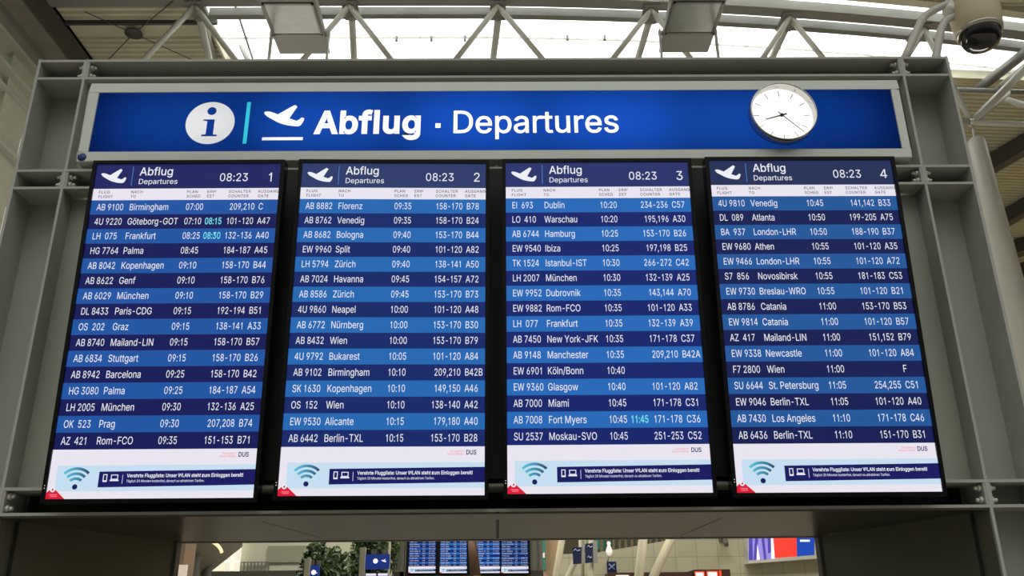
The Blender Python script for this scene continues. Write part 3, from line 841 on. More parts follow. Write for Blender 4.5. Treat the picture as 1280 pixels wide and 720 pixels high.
# ---------------------------------------------------------------- clock on the sign
clk = thing('wall_clock', 'round silver-rimmed clock with white dial and thin hands on the blue sign', 'clock', (1.336, .03, 3.941))
MB().lathe([(0, 0), (.150, 0), (.157, .006), (.158, .046), (.155, .056), (.151, .058), (.148, .054), (.147, .012)], (0, 0, 0), 'y', n=64).build('rim', mat('polished_clock_rim', rgb(196, 194, 188), .22, .85, .5), clk)
MB().disc(0, 0, .1475, -.013, 64).build('dial', mat('backlit_clock_dial', rgb(230, 230, 225), .4, 0, .2, emit=(1, 1, .97, 1), estr=.98), clk)
tk = MB()
for h in range(12):
    q = math.radians(h * 30)
    d, n_ = Vector((math.sin(q), math.cos(q))), Vector((math.cos(q), -math.sin(q)))
    a, b_ = d * .104, d * .135
    tk.poly([a - n_ * .0017, b_ - n_ * .0017, b_ + n_ * .0017, a + n_ * .0017], -.0138)
tk.build('hour_marks', mat('grey_clock_marks', rgb(96, 94, 86), .5), clk)
HAND = mat('dark_clock_hand', rgb(48, 46, 30), .4, .3)


def hand(name, deg, tip, tail, w0, y):
    q = math.radians(deg)
    d, n_ = Vector((math.sin(q), math.cos(q))), Vector((math.cos(q), -math.sin(q)))
    mb = MB()
    pts = [d * -tail - n_ * w0, d * tip - n_ * w0 * .6, d * tip + n_ * w0 * .6, d * -tail + n_ * w0]
    mb.prism([tuple(p) for p in pts], y - .0015, y)
    mb.build(name, HAND, clk)


hand('hour_hand', 253.5, .082, .026, .0040, -.0170)
hand('minute_hand', 135, .134, .024, .0024, -.0200)
MB().lathe([(0, .012), (.007, .011), (.008, 0)], (0, -.0135, 0), 'y', n=16).build('hub', HAND, clk)

# ---------------------------------------------------------------- the four departure screens
W, H = 0.809, 1.4382
FLIGHTS = [
    ["AB 9100|Birmingham|07:00||209,210|C", "4U 9220|Göteborg-GOT|07:10|08:15|101-120|A47", "LH  075|Frankfurt|08:25|08:30|132-136|A40",
     "HG 7764|Palma|08:45||184-187|A45", "AB 8042|Kopenhagen|09:10||158-170|B44", "AB 8622|Genf|09:10||158-170|B76",
     "AB 6029|München|09:10||158-170|B29", "DL 8433|Paris-CDG|09:15||192-194|B51", "OS  202|Graz|09:15||138-141|A33",
     "AB 8740|Mailand-LIN|09:15||158-170|B57", "AB 6834|Stuttgart|09:15||158-170|B26", "AB 8942|Barcelona|09:25||158-170|B42",
     "HG 3080|Palma|09:25||184-187|A54", "LH 2005|München|09:30||132-136|A25", "OK  523|Prag|09:30||207,208|B74", "AZ  421|Rom-FCO|09:35||151-153|B71"],
    ["AB 8882|Florenz|09:35||158-170|B78", "AB 8762|Venedig|09:35||158-170|B24", "AB 8682|Bologna|09:40||153-170|B44",
     "EW 9960|Split|09:40||101-120|A82", "LH 5794|Zürich|09:40||138-141|A50", "AB 7024|Havanna|09:45||154-157|A72",
     "AB 8586|Zürich|09:45||153-170|B73", "4U 9860|Neapel|10:00||101-120|A48", "AB 6772|Nürnberg|10:00||153-170|B30",
     "AB 8432|Wien|10:00||153-170|B79", "4U 9792|Bukarest|10:05||101-120|A84", "AB 9102|Birmingham|10:10||209,210|B42B",
     "SK 1630|Kopenhagen|10:10||149,150|A46", "OS  152|Wien|10:10||138-140|A42", "EW 9530|Alicante|10:15||179,180|A40", "AB 6442|Berlin-TXL|10:15||153-170|B28"],
    ["EI  693|Dublin|10:20||234-236|C57", "LO  410|Warschau|10:20||195,196|A30", "AB 6744|Hamburg|10:25||153-170|B26",
     "EW 9540|Ibiza|10:25||197,198|B25", "TK 1524|Istanbul-IST|10:30||266-272|C42", "LH 2007|München|10:30||132-139|A25",
     "EW 9952|Dubrovnik|10:35||143,144|A70", "EW 9882|Rom-FCO|10:35||101-120|A33", "LH  077|Frankfurt|10:35||132-139|A39",
     "AB 7450|New York-JFK|10:35||171-178|C37", "AB 9148|Manchester|10:35||209,210|B42A", "EW 6901|Köln/Bonn|10:40|||",
     "EW 9360|Glasgow|10:40||101-120|A82", "AB 7000|Miami|10:45||171-178|C31", "AB 7008|Fort Myers|10:45|11:45|171-178|C36", "SU 2537|Moskau-SVO|10:45||251-253|C52"],
    ["4U 9810|Venedig|10:45||141,142|B33", "DL  089|Atlanta|10:50||199-205|A75", "BA  937|London-LHR|10:50||188-190|B37",
     "EW 9680|Athen|10:55||101-120|A35", "EW 9466|London-LHR|10:55||101-120|A72", "S7  856|Novosibirsk|10:55||181-183|C53",
     "EW 9730|Breslau-WRO|10:55||101-120|B21", "AB 8786|Catania|11:00||153-170|B53", "EW 9814|Catania|11:00||101-120|B57",
     "AZ  417|Mailand-LIN|11:00||151,152|B79", "EW 9338|Newcastle|11:00||101-120|A84", "F7 2800|Wien|11:00|||F",
     "SU 6644|St. Petersburg|11:05||254,255|C51", "EW 9046|Berlin-TXL|11:05||101-120|A40", "AB 7430|Los Angeles|11:10||171-178|C46", "AB 6436|Berlin-TXL|11:10||151-170|B31"]]
HEAD_M = [screen_mat('display_header_%d' % i, *c) for i, c in enumerate(((29, 35, 96), (42, 58, 104), (38, 50, 106), (34, 47, 88)))]
LIGHT_M = [screen_mat('display_row_light_%d' % i, *c) for i, c in enumerate(((30, 84, 162), (36, 103, 178), (37, 104, 184), (34, 87, 154)))]
DARK_M = [screen_mat('display_row_dark_%d' % i, *c) for i, c in enumerate(((17, 25, 86), (18, 40, 104), (18, 36, 106), (17, 29, 82)))]
WHITE_M = screen_mat('display_white', 232, 228, 240)
TEXT_M = screen_mat('display_text', 236, 238, 246)
CYAN_M = screen_mat('display_cyan_text', 120, 225, 240)
PALE_M = screen_mat('display_pale_blue', 196, 222, 240)
NAVY_M = screen_mat('display_navy', 22, 24, 96)
RED_M = screen_mat('display_red', 214, 28, 52)
PINK_M = screen_mat('display_pink', 250, 110, 130)
GREYT_M = screen_mat('display_grey_text', 72, 66, 92)
LINE_M = screen_mat('display_blue_line', 70, 130, 190)
BLACKG = mat('black_display_bezel', rgb(10, 10, 11), .18, 0, .22)
LED_M = mat('tiny_white_lamp', rgb(200, 190, 180), .4, emit=rgb(250, 235, 215), estr=.9)


def wifi_mat():
    m = screen_mat('display_wireless_gradient', 30, 90, 140)
    t = m.node_tree
    if 'grad' not in t.nodes:
        c = t.nodes.new('ShaderNodeTexCoord')
        s = t.nodes.new('ShaderNodeSeparateXYZ')
        k = t.nodes.new('ShaderNodeMapRange')
        k.name = 'grad'
        k.inputs[1].default_value, k.inputs[2].default_value = -.35, -.245
        r = t.nodes.new('ShaderNodeValToRGB')
        r.color_ramp.elements[0].color = rgb(96, 196, 224)
        r.color_ramp.elements[1].color = rgb(22, 44, 100)
        t.links.new(c.outputs['Object'], s.inputs[0])
        t.links.new(s.outputs[0], k.inputs[0])
        t.links.new(k.outputs[0], r.inputs[0])
        t.links.new(r.outputs[0], t.nodes['Principled BSDF'].inputs['Emission Color'])
    return m


TILT = .0525
BR = (.048, .036, .032, .050)                # reach of each wall bracket
LAY = .0012                                 # spacing of the lit layers


def make_screen(n, loc, rot, label, group):
    """n-th board: local x from the middle, z up from the lower edge, the lit face at y = 0"""
    t = thing('departure_screen', label, 'screen', loc, rot, group)

    def X(u):
        return u - W / 2

    def Z(v):
        return H - v
    b = MB()
    bz = .0165
    b.box(-W / 2 - bz, W / 2 + bz, .006, .055, -bz, H + bz)
    b.box(-W / 2 - bz, -W / 2, -.006, .006, -bz, H + bz).box(W / 2, W / 2 + bz, -.006, .006, -bz, H + bz)
    b.box(-W / 2, W / 2, -.006, .006, -bz, 0).box(-W / 2, W / 2, -.006, .006, H, H + bz)
    b.box(-.25, .25, .055, .066, .3, 1.1)
    b.box(-.2, -.16, .066, .066 + BR[n], .98, 1.08).box(.16, .2, .066, .066 + BR[n], .98, 1.08)
    b.build('housing', BLACKG, t)
    # header
    h = MB().quad(X(0), X(W), Z(.117), Z(0), .002).build('header', HEAD_M[n], t)
    hy = .002 - LAY
    MB().poly([(X(.0245 + p[0] * .1115), Z(.0905) + p[1] * .1115) for p in PLANE], hy).build('aircraft_symbol', TEXT_M, h)

    def line(name, parent, m, *a, **k):
        q = MB()
        write(q, *a, **k)
        return q.build(name, m, parent)
    line('title_text', h, TEXT_M, 'Abflug', X(.1915), Z(.0536), .0375, hy, .93, bold=.006)
    line('title_text', h, TEXT_M, 'Departures', X(.1905), Z(.0955), .0245, hy, .985)
    line('clock_text', h, TEXT_M, '08:23', X(.5425), Z(.0838), .0378, hy, .868)
    line('screen_number', h, TEXT_M, str(n + 1), X(.752), Z(.0860), .0425, hy, .93)
    MB().quad(X(.1600), X(.1630), Z(.103), Z(.012), .002 - LAY).build('divider', LINE_M, h)
    # column titles
    cs = MB().quad(X(0), X(W), Z(.1715), Z(.117), .002).build('column_titles', WHITE_M, t)
    for u, a, c in ((.0252, 'FLUG', 'FLIGHT'), (.1650, 'NACH', 'TO'), (.4085, 'PLAN', 'SCHED'), (.4965, 'ERW', 'EST'),
                    (.5900, 'SCHALTER', 'COUNTER'), (.7180, 'AUSGANG', 'GATE')):
        ct = MB()
        write(ct, a, X(u), Z(.1395), .0128, hy, .96, bold=.010, gap=.0012)
        write(ct, c, X(u), Z(.1610), .0128, hy, .96, bold=.010, gap=.0010)
        ct.build('column_title', GREYT_M, cs)
    # sixteen flights
    rh = .0672
    KX = (.745, .655)
    for i, row in enumerate(FLIGHTS[n]):
        fl, dest, tm, est, cnt, gate = row.split('|')
        v0 = .1715 + rh * i
        r = MB().quad(X(0), X(W), Z(v0 + rh), Z(v0), .002).build('flight_row', LIGHT_M[n] if i % 2 == 0 else DARK_M[n], t)
        base = Z(v0 + rh - .0195)
        y = .002 - LAY
        line('flight_number', r, TEXT_M, fl, X(.0258), base, .0300, y, (.70, .67))
        line('destination', r, TEXT_M, dest, X(.1665), base, .0300, y, KX)
        line('planned_time', r, TEXT_M, tm, X(.4105), base, .0300, y, KX)
        if est:
            line('expected_time', r, CYAN_M, est, X(.4995), base, .0300, y, (.64, .64), bold=.012)['label'] = 'bright cyan expected time'
        if cnt:
            line('counter_number', r, TEXT_M, cnt, X(.7095), base, .0300, y, (.66, .648), align='r')
        if gate:
            line('gate_number', r, TEXT_M, gate, X(.7250), base, .0300, y, (.72, .69))
    # advertisement strip
    ad = MB().quad(X(0), X(W), 0, Z(1.2467), .002).build('advert_strip', WHITE_M, t)
    y = .002 - LAY
    MB().quad(X(.029), X(W), Z(1.4088), Z(1.3087), y).build('pale_band', PALE_M, ad)
    MB().poly([(X(.1965), Z(1.3942)), (X(W), Z(1.3875)), (X(W), Z(1.3275)), (X(.1965), Z(1.3335))], y - LAY).build('text_box', NAVY_M, ad)
    ya = y - 2 * LAY
    line('advert_text', ad, TEXT_M, 'Verehrte Fluggäste: Unser WLAN steht zum Einloggen bereit!', X(.3065), Z(1.3565), .0135, ya, .86, bold=.014)
    line('advert_text', ad, TEXT_M, 'Täglich 30 Minuten kostenfrei, danach zu attraktiven Tarifen.', X(.3065), Z(1.3755), .0095, ya, .82)
    MB().quad(X(.2896), X(.2912), Z(1.381), Z(1.346), ya).build('divider', TEXT_M, ad)
    for nm, u0, u1, v0, v1 in (('phone_symbol', .2135, .2300, 1.3440, 1.3735), ('laptop_symbol', .2445, .2725, 1.3455, 1.3645)):
        tx = MB()
        e_ = .0030
        for a in ((u0, u1, v0, v0 + e_), (u0, u1, v1 - (.006 if nm[0] == 'p' else e_), v1), (u0, u0 + e_, v0, v1), (u1 - e_, u1, v0, v1)):
            tx.quad(X(a[0]), X(a[1]), Z(a[3]), Z(a[2]), ya)
        if nm[0] == 'l':
            tx.quad(X(.2415), X(.2755), Z(1.3705), Z(1.3650), ya)
        tx.build(nm, TEXT_M, ad)
    cx, cz = X(.1074), Z(1.3917)
    for r0, r1 in ((.0265, .0370), (.0455, .0560), (.0650, .0755)):
        wf = MB()
        m_ = 22
        q0, q1 = math.radians(47), math.radians(133)
        o_ = [(cx + r1 * math.cos(q0 + (q1 - q0) * k / m_), cz + r1 * math.sin(q0 + (q1 - q0) * k / m_)) for k in range(m_ + 1)]
        i_ = [(cx + r0 * math.cos(q0 + (q1 - q0) * k / m_), cz + r0 * math.sin(q0 + (q1 - q0) * k / m_)) for k in range(m_ + 1)]
        for k in range(m_):
            wf.poly([i_[k], i_[k + 1], o_[k + 1], o_[k]], y - LAY)
        wf.build('wireless_arc', wifi_mat(), ad)
    MB().disc(cx, cz, .0103, y - LAY, 24).build('wireless_dot', NAVY_M, ad)
    rd = MB().poly([(X(0), 0), (X(.0745), 0), (X(.0325), Z(1.4005)), (X(.0150), Z(1.4005)), (X(0), Z(1.4140))], y - LAY).build('red_corner', RED_M, ad)
    lg = MB()
    lg.disc(X(.0238), Z(1.4015), .0100, y - 2 * LAY, 28)
    lg.poly([(X(.0195), Z(1.4035)), (X(.0238), Z(1.4072)), (X(.0281), Z(1.4035)), (X(.0270), Z(1.3990)), (X(.0262), Z(1.3945))], y - 3 * LAY, mi=1)
    lg.quad(X(.014), X(.044), Z(1.4235), Z(1.4190), y - 2 * LAY, mi=2).quad(X(.018), X(.044), Z(1.4295), Z(1.4255), y - 2 * LAY, mi=2)
    lg.build('corner_logo', [TEXT_M, RED_M, PINK_M], ad)
    line('airport_logo', ad, NAVY_M, 'DUS', X(.7345), Z(1.2785), .0175, y, .83, bold=.02)
    lo = MB()
    write(lo, 'Düsseldorf', X(.7255), Z(1.2695), .0080, y, .95, align='r')
    write(lo, 'Airport Media', X(.7255), Z(1.2800), .0080, y, .95, align='r')
    lo.build('airport_logo_text', PINK_M, ad)
    for zz in (.050, .040):
        MB().quad(X(-.0085), X(-.0060), zz, zz + .003, -.0065).build('status_lamp', LED_M, t)
    return t


POSES = [(-1.3623, 2.8999, -.0874, -.0040, -.0023), (-.4629, 2.9050, -.0729, .0151, -.0023),
         (.4361, 2.9066, -.0698, -.0008, -.0016), (1.3345, 2.9007, -.0891, .0010, -.0020)]
LABELS = ['departures screen numbered 1, its first row the flight to Birmingham at 07:00',
          'departures screen numbered 2, its first row the flight to Florenz',
          'departures screen numbered 3, its first row the flight to Dublin',
          'departures screen numbered 4, beneath the clock, its first row a flight to Venedig']
near = []
for n, (x, z, y, yaw, roll) in enumerate(POSES):
    base = Vector((x, y + math.sin(TILT) * H / 2, z - math.cos(TILT) * H / 2))
    base.x += math.sin(roll) * H / 2
    near.append(make_screen(n, base, (TILT, -roll, yaw), LABELS[n], 'departure screens on the near board'))


def dup(root, loc, rot, label, group):
    r = root.copy()
    COL.objects.link(r)
    r.location, r.rotation_euler = loc, rot
    r['label'], r['group'] = label, group
    for ch in list(root.children):
        c = ch.copy()
        COL.objects.link(c)
        c.parent = r
        for g in list(ch.children):
            d = g.copy()
            COL.objects.link(d)
            d.parent = c
    return r


# ---------------------------------------------------------------- floodlights on top of the board
def floodlight(px, label, group):
    z = 4.86
    a, b_, c, d = at_z(px[0], 2, z), at_z(px[1], 2, z), at_z(px[2], 68, z), at_z(px[3], 68, z)
    o = Vector(((a.x + b_.x + c.x + d.x) / 4, .5, 4.30))
    t = thing('floodlight', label, 'lamp', o, (0, 0, 0), group)
    hw = ((b_.x - a.x) + (d.x - c.x)) / 4
    y0, y1, yk = -.19, .285, .105
    h = z - o.z
    b = MB()
    b.hexa([(-hw, y0, h), (hw, y0, h), (hw * .98, y1, h), (-hw * .98, y1, h)],
           [(-hw * .9, y0 + .03, h + .12), (hw * .9, y0 + .03, h + .12), (hw * .86, y1 - .04, h + .10), (-hw * .86, y1 - .04, h + .10)])
    b.box(-hw - .004, hw + .004, y0 - .012, y0 + .004, h - .004, h + .022)
    b.build('housing', mat('lamp_housing', rgb(124, 122, 112), .45, 0, .4, noise=.05, nscale=6), t, bevel=.004)
    f = MB()
    gx = hw * .84
    for (xa, xb, ya, yb) in ((-gx - .012, gx + .012, y0 + .02, y0 + .034), (-gx - .012, gx + .012, yk - .012, yk), (-gx - .012, -gx, y0 + .02, yk), (gx, gx + .012, y0 + .02, yk)):
        f.box(xa, xb, ya, yb, h - .006, h)
    f.build('glass_frame', mat('lamp_frame', rgb(92, 91, 82), .4, .1), t)
    MB().box(-gx, gx, y0 + .034, yk - .012, h - .003, h - .001).build('glass', mat('dusty_lamp_glass', rgb(118, 121, 108), .25, 0, .5, noise=.22, nscale=7), t)
    for s in (-1, 1):
        k = MB()
        k.box(s * (hw + .012) - .005, s * (hw + .012) + .005, y1 - .16, y1 - .13, 0, h + .05)
        k.tube((s * (hw + .02), y1 - .145, h + .03), (s * (hw - .02), y1 - .145, h + .03), .014, n=10)
        k.build('bracket_arm', TUBE, t)
    MB().box(-hw - .017, hw + .017, y1 - .16, y1 - .13, -.003, .004).box(-.05, .05, -.40, y1 - .13, -.003, .004).build('bracket_foot', STEEL, t)
    return t


floodlight((322, 397, 350, 411), 'boxy floodlight standing on the top beam above the word Abflug', 'floodlights on the top beam')
floodlight((838, 908, 823, 885), 'boxy floodlight standing on the top beam between the word Departures and the clock', 'floodlights on the top beam')

# ---------------------------------------------------------------- surveillance camera on its bent arms
cy = .15
cc = thing('security_camera', 'beige dome security camera on two bent tubes at the corner of the board', 'camera', (2.02, cy, 4.297))
CO = Vector((2.02, cy, 4.297))
BEIGE = mat('beige_camera_housing', rgb(196, 182, 148), .45, 0, .4, noise=.03, nscale=9)
px_c = Vector((2.458, cy, 4.522)) - CO
MB().path([(0.006, 0, .022), (.045, 0, .09), (.150, 0, .285), (.185, 0, .325), (.24, 0, .36), (.40, 0, .435), (.56, 0, .52)], .020).build('arm', TUBE, cc)
MB().path([(.160, 0, .022), (.185, 0, .06), (.245, 0, .235), (.275, 0, .285), (.32, 0, .315), (.40, 0, .355)], .020).build('arm', TUBE, cc)
MB().lathe([(0, .0005), (.036, .0005), (.036, .010), (0, .010)], (0, 0, 0), n=20).lathe([(0, .0005), (.036, .0005), (.036, .010), (0, .010)], (.155, 0, 0), n=20).box(-.03, .185, -.012, .012, .010, .014).build('base_plate', STEEL, cc)
MB().lathe([(0, .30), (.07, .295), (.112, .26), (.121, .20), (.119, .06), (.112, .0), (.104, -.012), (0, -.012)], px_c, n=40).build('housing', BEIGE, cc)
MB().lathe([(.108, .004), (.112, -.006), (.108, -.018), (.1, -.02)], px_c, n=40).build('trim_ring', mat('clear_ring', rgb(180, 176, 160), .15, .5), cc)
MB().lathe([(.1005, -.006), (.1005, -.03), (.094, -.062), (.075, -.09), (.046, -.106), (.02, -.111), (0, -.112)], px_c, n=40).build('dome', mat('smoked_dome', rgb(20, 20, 20), .06, 0, .6), cc)
MB().box(px_c.x - .06, px_c.x - .02, -.119, -.112, px_c.z + .145, px_c.z + .160).box(px_c.x + .0, px_c.x + .06, -.122, -.112, px_c.z + .150, px_c.z + .162).build('latch', mat('dark_latch', rgb(50, 46, 36), .5), cc)
MB().tube((px_c.x - .14, 0, px_c.z + .11), (px_c.x - .10, 0, px_c.z + .16), .03, .036).build('arm_socket', mat('white_socket', rgb(215, 212, 200), .4), cc)
# ================================================================ THE HALL SEEN UNDER THE BOARD
FARWALL = mat('beige_tile_wall', rgb(190, 184, 152), .6, 0, .2, noise=.04, nscale=1.5)


def tiled():
    m = mat('beige_wall_tiles', rgb(198, 194, 168), .55, 0, .25)
    t = m.node_tree
    if not any(n.type == 'TEX_BRICK' for n in t.nodes):
        c = t.nodes.new('ShaderNodeTexCoord')
        k = t.nodes.new('ShaderNodeMapping')
        k.inputs['Rotation'].default_value = (math.radians(90), 0, 0)
        b = t.nodes.new('ShaderNodeTexBrick')
        b.offset = 0
        b.inputs['Scale'].default_value = 1.0
        b.inputs['Brick Width'].default_value = .55
        b.inputs['Row Height'].default_value = .42
        b.inputs['Mortar Size'].default_value = .008
        b.inputs['Color1'].default_value = rgb(198, 194, 168)
        b.inputs['Color2'].default_value = rgb(190, 186, 160)
        b.inputs['Mortar'].default_value = rgb(160, 156, 132)
        t.links.new(c.outputs['Object'], k.inputs[0])
        t.links.new(k.outputs[0], b.inputs[0])
        t.links.new(b.outputs[0], t.nodes['Principled BSDF'].inputs['Base Color'])
    return m


structure(MB().box(-14, 17, 30.0, 30.3, 0, 9.3).build('wall_back', mat('far_wall_plaster', rgb(150, 150, 128), .7, 0, .2, noise=.04, nscale=.6)))
structure(MB().box(13.5, 13.8, 3, 31, 0, 9.3).build('wall_right', mat('warm_side_wall', rgb(226, 206, 150), .6, 0, .2)))
structure(MB().box(9.3, 13.5, 14.9, 15.2, 0, 7.9).build('wall_east', mat('warm_side_wall', rgb(226, 206, 150), .6, 0, .2)))


def slab(name, px0, py0, px1, py1, y, th, m, parent=None, origin=None, mb=None):
    a, b = at(px0, py0, y), at(px1, py1, y)
    k = mb or MB()
    o = origin or Vector((0, 0, 0))
    k.box(min(a.x, b.x) - o.x, max(a.x, b.x) - o.x, y - o.y, y + th - o.y, min(a.z, b.z) - o.z, max(a.z, b.z) - o.z)
    return k if mb else k.build(name, m, parent)


# wall panels behind the trees
pw = thing('panel_wall', 'pale grey panelled wall with one darker field behind the far tree', 'wall', at(345, 700, 23) * 1)
po = pw.location.copy()
slab('panel', 296, 640, 489, 735, 23.1, .2, mat('pale_grey_panel', rgb(202, 203, 182), .6), pw, po)
slab('panel', 335, 682.5, 388, 702.5, 23.0, .1, mat('mid_grey_panel', rgb(150, 152, 130), .6), pw, po)['label'] = 'darker grey field'
slab('ledge', 262, 714, 420, 722, 22.9, .2, DARKPANEL, pw, po)
rl = slab(None, 300, 702.3, 336, 703.2, 22.95, .04, None, None, po, MB())
for i in range(9):
    slab(None, 300 + i * 4.4, 703, 300.5 + i * 4.4, 713, 22.95, .04, None, None, po, rl)
rl.build('railing', GIRDER, pw)
# lit glazing at the side of that wall
w3 = bpy.data.objects.new('window_3', None)
COL.objects.link(w3)
w3['kind'] = 'structure'
slab('pane', 255, 660, 298, 714, 22.9, .05, mat('bright_far_window', rgb(220, 216, 196), .4, emit=rgb(226, 220, 196), estr=.8), w3)
for a in ((285.5, 660, 286.8, 714), (297, 660, 299, 714), (258, 701, 297, 702.5)):
    slab('mullion', *a, 22.85, .05, mat('white_mullion', rgb(240, 238, 226), .5, emit=rgb(240, 236, 216), estr=.5), w3)

# round canopy on two dark columns with its light strip
cp = at(206, 690, 9.6)
CR = at(299, 684, 9.6).x - cp.x
cz = at(299, 681, 9.6).z
can = thing('round_canopy', 'dark round canopy with a warm light strip, on two columns, under the board corner', 'canopy', (cp.x, 9.6, cz))
MB().lathe([(0, 0), (CR * .55, -.42), (CR, 0), (CR, .5), (0, .5)], (0, 0, 0), n=48).build('canopy_slab', mat('canopy_underside', rgb(150, 144, 128), .5), can)
ls = MB()
CO_ = Vector((cp.x, 9.6, cz))
ls.path([at(x, y, 8.7) - CO_ for x, y in ((262, 675.5), (266, 677.5), (270, 680), (273.5, 683.2), (276, 687), (277.3, 691))], .022, n=8)
ls.build('light_strip', mat('warm_light_strip', rgb(255, 230, 180), .4, emit=rgb(255, 226, 172), estr=1.0), can)
for px, r, y in ((242.5, 7.0, 9.0), (258.5, 6.6, 9.5)):
    a = at(px, 710, y)
    MB().tube((a.x - cp.x, y - 9.6, -cz), (a.x - cp.x, y - 9.6, -.2), abs(at(px + r, 710, y).x - a.x)).build('column', mat('dark_round_column', rgb(104, 104, 96), .4), can)
pb = thing('wall_pier', 'pinkish plaster pier beside the two dark columns at the passage edge', 'pier', at(226, 700, 8.0) * 1)
a, b = at(214, 690, 8.0), at(231, 690, 8.0)
MB().box(a.x - pb.location.x, b.x - pb.location.x, 0, .4, -pb.location.z, .9).build('pier_body', mat('pinkish_plaster', rgb(176, 150, 128), .7), pb)
MB().box(a.x + .085 - pb.location.x, b.x + .06 - pb.location.x, -.03, .0, -.9, -.06).build('notice', mat('bright_notice', rgb(240, 220, 205), .5, emit=rgb(240, 214, 200), estr=.5), pb)


# trees
def tree(label, px, py_top, y, rx, rz, n, seed, cat='tree', shift=0.0):
    rng = random.Random(seed)
    top = at(px, py_top, y)
    t = thing('ficus_tree', label, cat, (top.x, y, 0), group='indoor trees beyond the passage')
    czz = top.z - rz
    lf = MB()
    for i in range(n):
        # leaves gather on a few lobes so that the outline is uneven
        k = rng.randrange(9)
        lx, lz = math.cos(k * 2.4 + seed) * rx * .5, math.sin(k * 1.7 + seed) * rz * .55
        ly = math.sin(k * 2.9) * rx * .45
        d = Vector((rng.gauss(0, 1), rng.gauss(0, 1), rng.gauss(0, 1))).normalized() * (rng.random() ** .4) * rx * .55
        c = Vector((lx + d.x, ly + d.y, czz + lz + d.z * rz / rx))
        s = rng.uniform(.05, .09)
        u = Vector((rng.gauss(0, 1), rng.gauss(0, 1), rng.gauss(0, 1))).normalized()
        v = u.orthogonal().normalized()
        wv = u.cross(v)
        lf.add([c - u * s, c + v * s * .45, c + u * s, c - v * s * .45 + wv * s * .15], [(0, 1, 2, 3)], mi=rng.randrange(3))
    lf.build('foliage', [mat('leaf_mid', rgb(56, 80, 36), .5), mat('leaf_dark', rgb(28, 46, 20), .5), mat('leaf_light', rgb(80, 106, 50), .5)], t)
    tk = MB()
    tk.path([(0, 0, 0), (.05, .02, czz * .5), (-.03, 0, czz)], .07)
    for k in range(5):
        tk.tube((0, 0, czz * .75), (math.cos(k * 1.3) * rx * .5, math.sin(k * 1.3) * rx * .5, czz + rz * .3), .03, .012, n=7)
    tk.build('trunk', mat('grey_bark', rgb(92, 78, 62), .8, noise=.2, nscale=12), t)
    return t


tree('bushy green tree standing before the panelled wall, its crown clear of the beam', 408, 678, 15.5, .60, 1.0, 6500, 3)
tree('darker tree whose crown runs up behind the beam, beside the far screens', 466, 655, 17.5, .60, 1.25, 6500, 8)

# information pylons among the trees
PB = mat('pylon_blue_screen', rgb(20, 30, 90), .3, emit=rgb(34, 62, 150), estr=1.0)


def pylon(px0, px1, py, y, label, posts):
    a, b = at(px0, py, y), at(px1, py, y)
    t = thing('information_pylon', label, 'sign', ((a.x + b.x) / 2, y, 0), group='information pylons among the trees')
    hw, z = (b.x - a.x) / 2, a.z
    for s in posts:
        MB().box(s * (hw + .05) - .05, s * (hw + .05) + .05, -.06, .06, 0, z + .12).build('post', mat('pale_pylon_post', rgb(196, 192, 168), .5), t)
    MB().box(-hw, hw, 0, .08, z - .26, z).build('sign_panel', mat('pylon_sign_blue', rgb(24, 50, 120), .4, emit=rgb(18, 42, 112), estr=.9), t)
    k = MB()
    k.disc(-hw * .15, z - .12, .045, -.002, 20)
    k.poly([(hw * .35 + p[0] * hw * .4, z - .14 + p[1] * hw * .4) for p in PLANE], -.002)
    k.build('symbols', mat('pylon_symbol_white', rgb(240, 240, 240), .5, emit=rgb(240, 240, 240), estr=.9), t)
    for u0, u1 in ((-.9, -.05), (.1, .9)):
        MB().box(hw * u0, hw * u1, 0, .06, z - 1.5, z - .34).build('display', PB, t)
        MB().box(hw * u0, hw * u1, -.002, 0, z - .38, z - .34).build('display_header', WHITE_M, t)
    for u in (-.35, .55):
        MB().box(hw * u - .05, hw * u + .05, .02, .06, z, z + .09).build('lamp_arm', GIRDER, t)


pylon(457, 487, 693, 13.5, 'taller information pylon with blue sign and two screens before the dark tree', (-1,))
pylon(388, 399, 707, 13.5, 'small information pylon with a white-topped post in front of the green tree', (-1,))
p_ = at(486.5, 700, 14.5)
sp = thing('slim_post', 'slim pale post between the information pylon and the far screens', 'post', (p_.x, 14.5, 0))
MB().tube((0, 0, 0), (0, 0, p_.z + .9), .022, n=10).build('shaft', mat('pale_pylon_post', rgb(196, 192, 168), .5), sp)
MB().tube((0, 0, 0), (0, 0, .03), .09, n=20).build('foot_plate', GIRDER, sp)

# the twin board far off
FYD = 24.0
fb = thing('far_board_frame', 'grey frame of the far departures board holding four small screens', 'frame', (at(586, 716, FYD).x, FYD, 0))
fo = fb.location.copy()
slab('back_panel', 489, 640, 684, 716, FYD + .28, .05, mat('far_panel_grey', rgb(150, 152, 138), .5), fb, fo)
slab('beam', 489, 714.8, 684, 721, FYD + .14, .14, DARKPANEL, fb, fo)
for px in (503, 671.5):
    slab('column', px - .8, 640, px + .8, 740, FYD + .14, .14, mat('far_column_grey', rgb(120, 120, 108), .5), fb, fo)
for px in (489, 684):
    a = at(px, 740, FYD)
    MB().box(a.x - fo.x - .05, a.x - fo.x + .05, 0, .2, 0, 5.0).build('post', STEEL, fb)
slab('mounting_plate', 509, 660, 663, 717.5, FYD + .122, .015, BACKING, fb, fo)
FAR_L = ['far departures screen, first from the pale post, beyond the passage', 'far departures screen touching the brown column on the tree side',
         'far departures screen partly hidden by the slanted brown column', 'far departures screen, last before the pale wall and slanted columns']
for i, px in enumerate((527.3, 566.5, 608.0, 643.6)):
    a = at(px, 716.3, FYD)
    dup(near[i], (a.x, FYD, a.z), (0, 0, 0), FAR_L[i], 'departure screens on the far board')
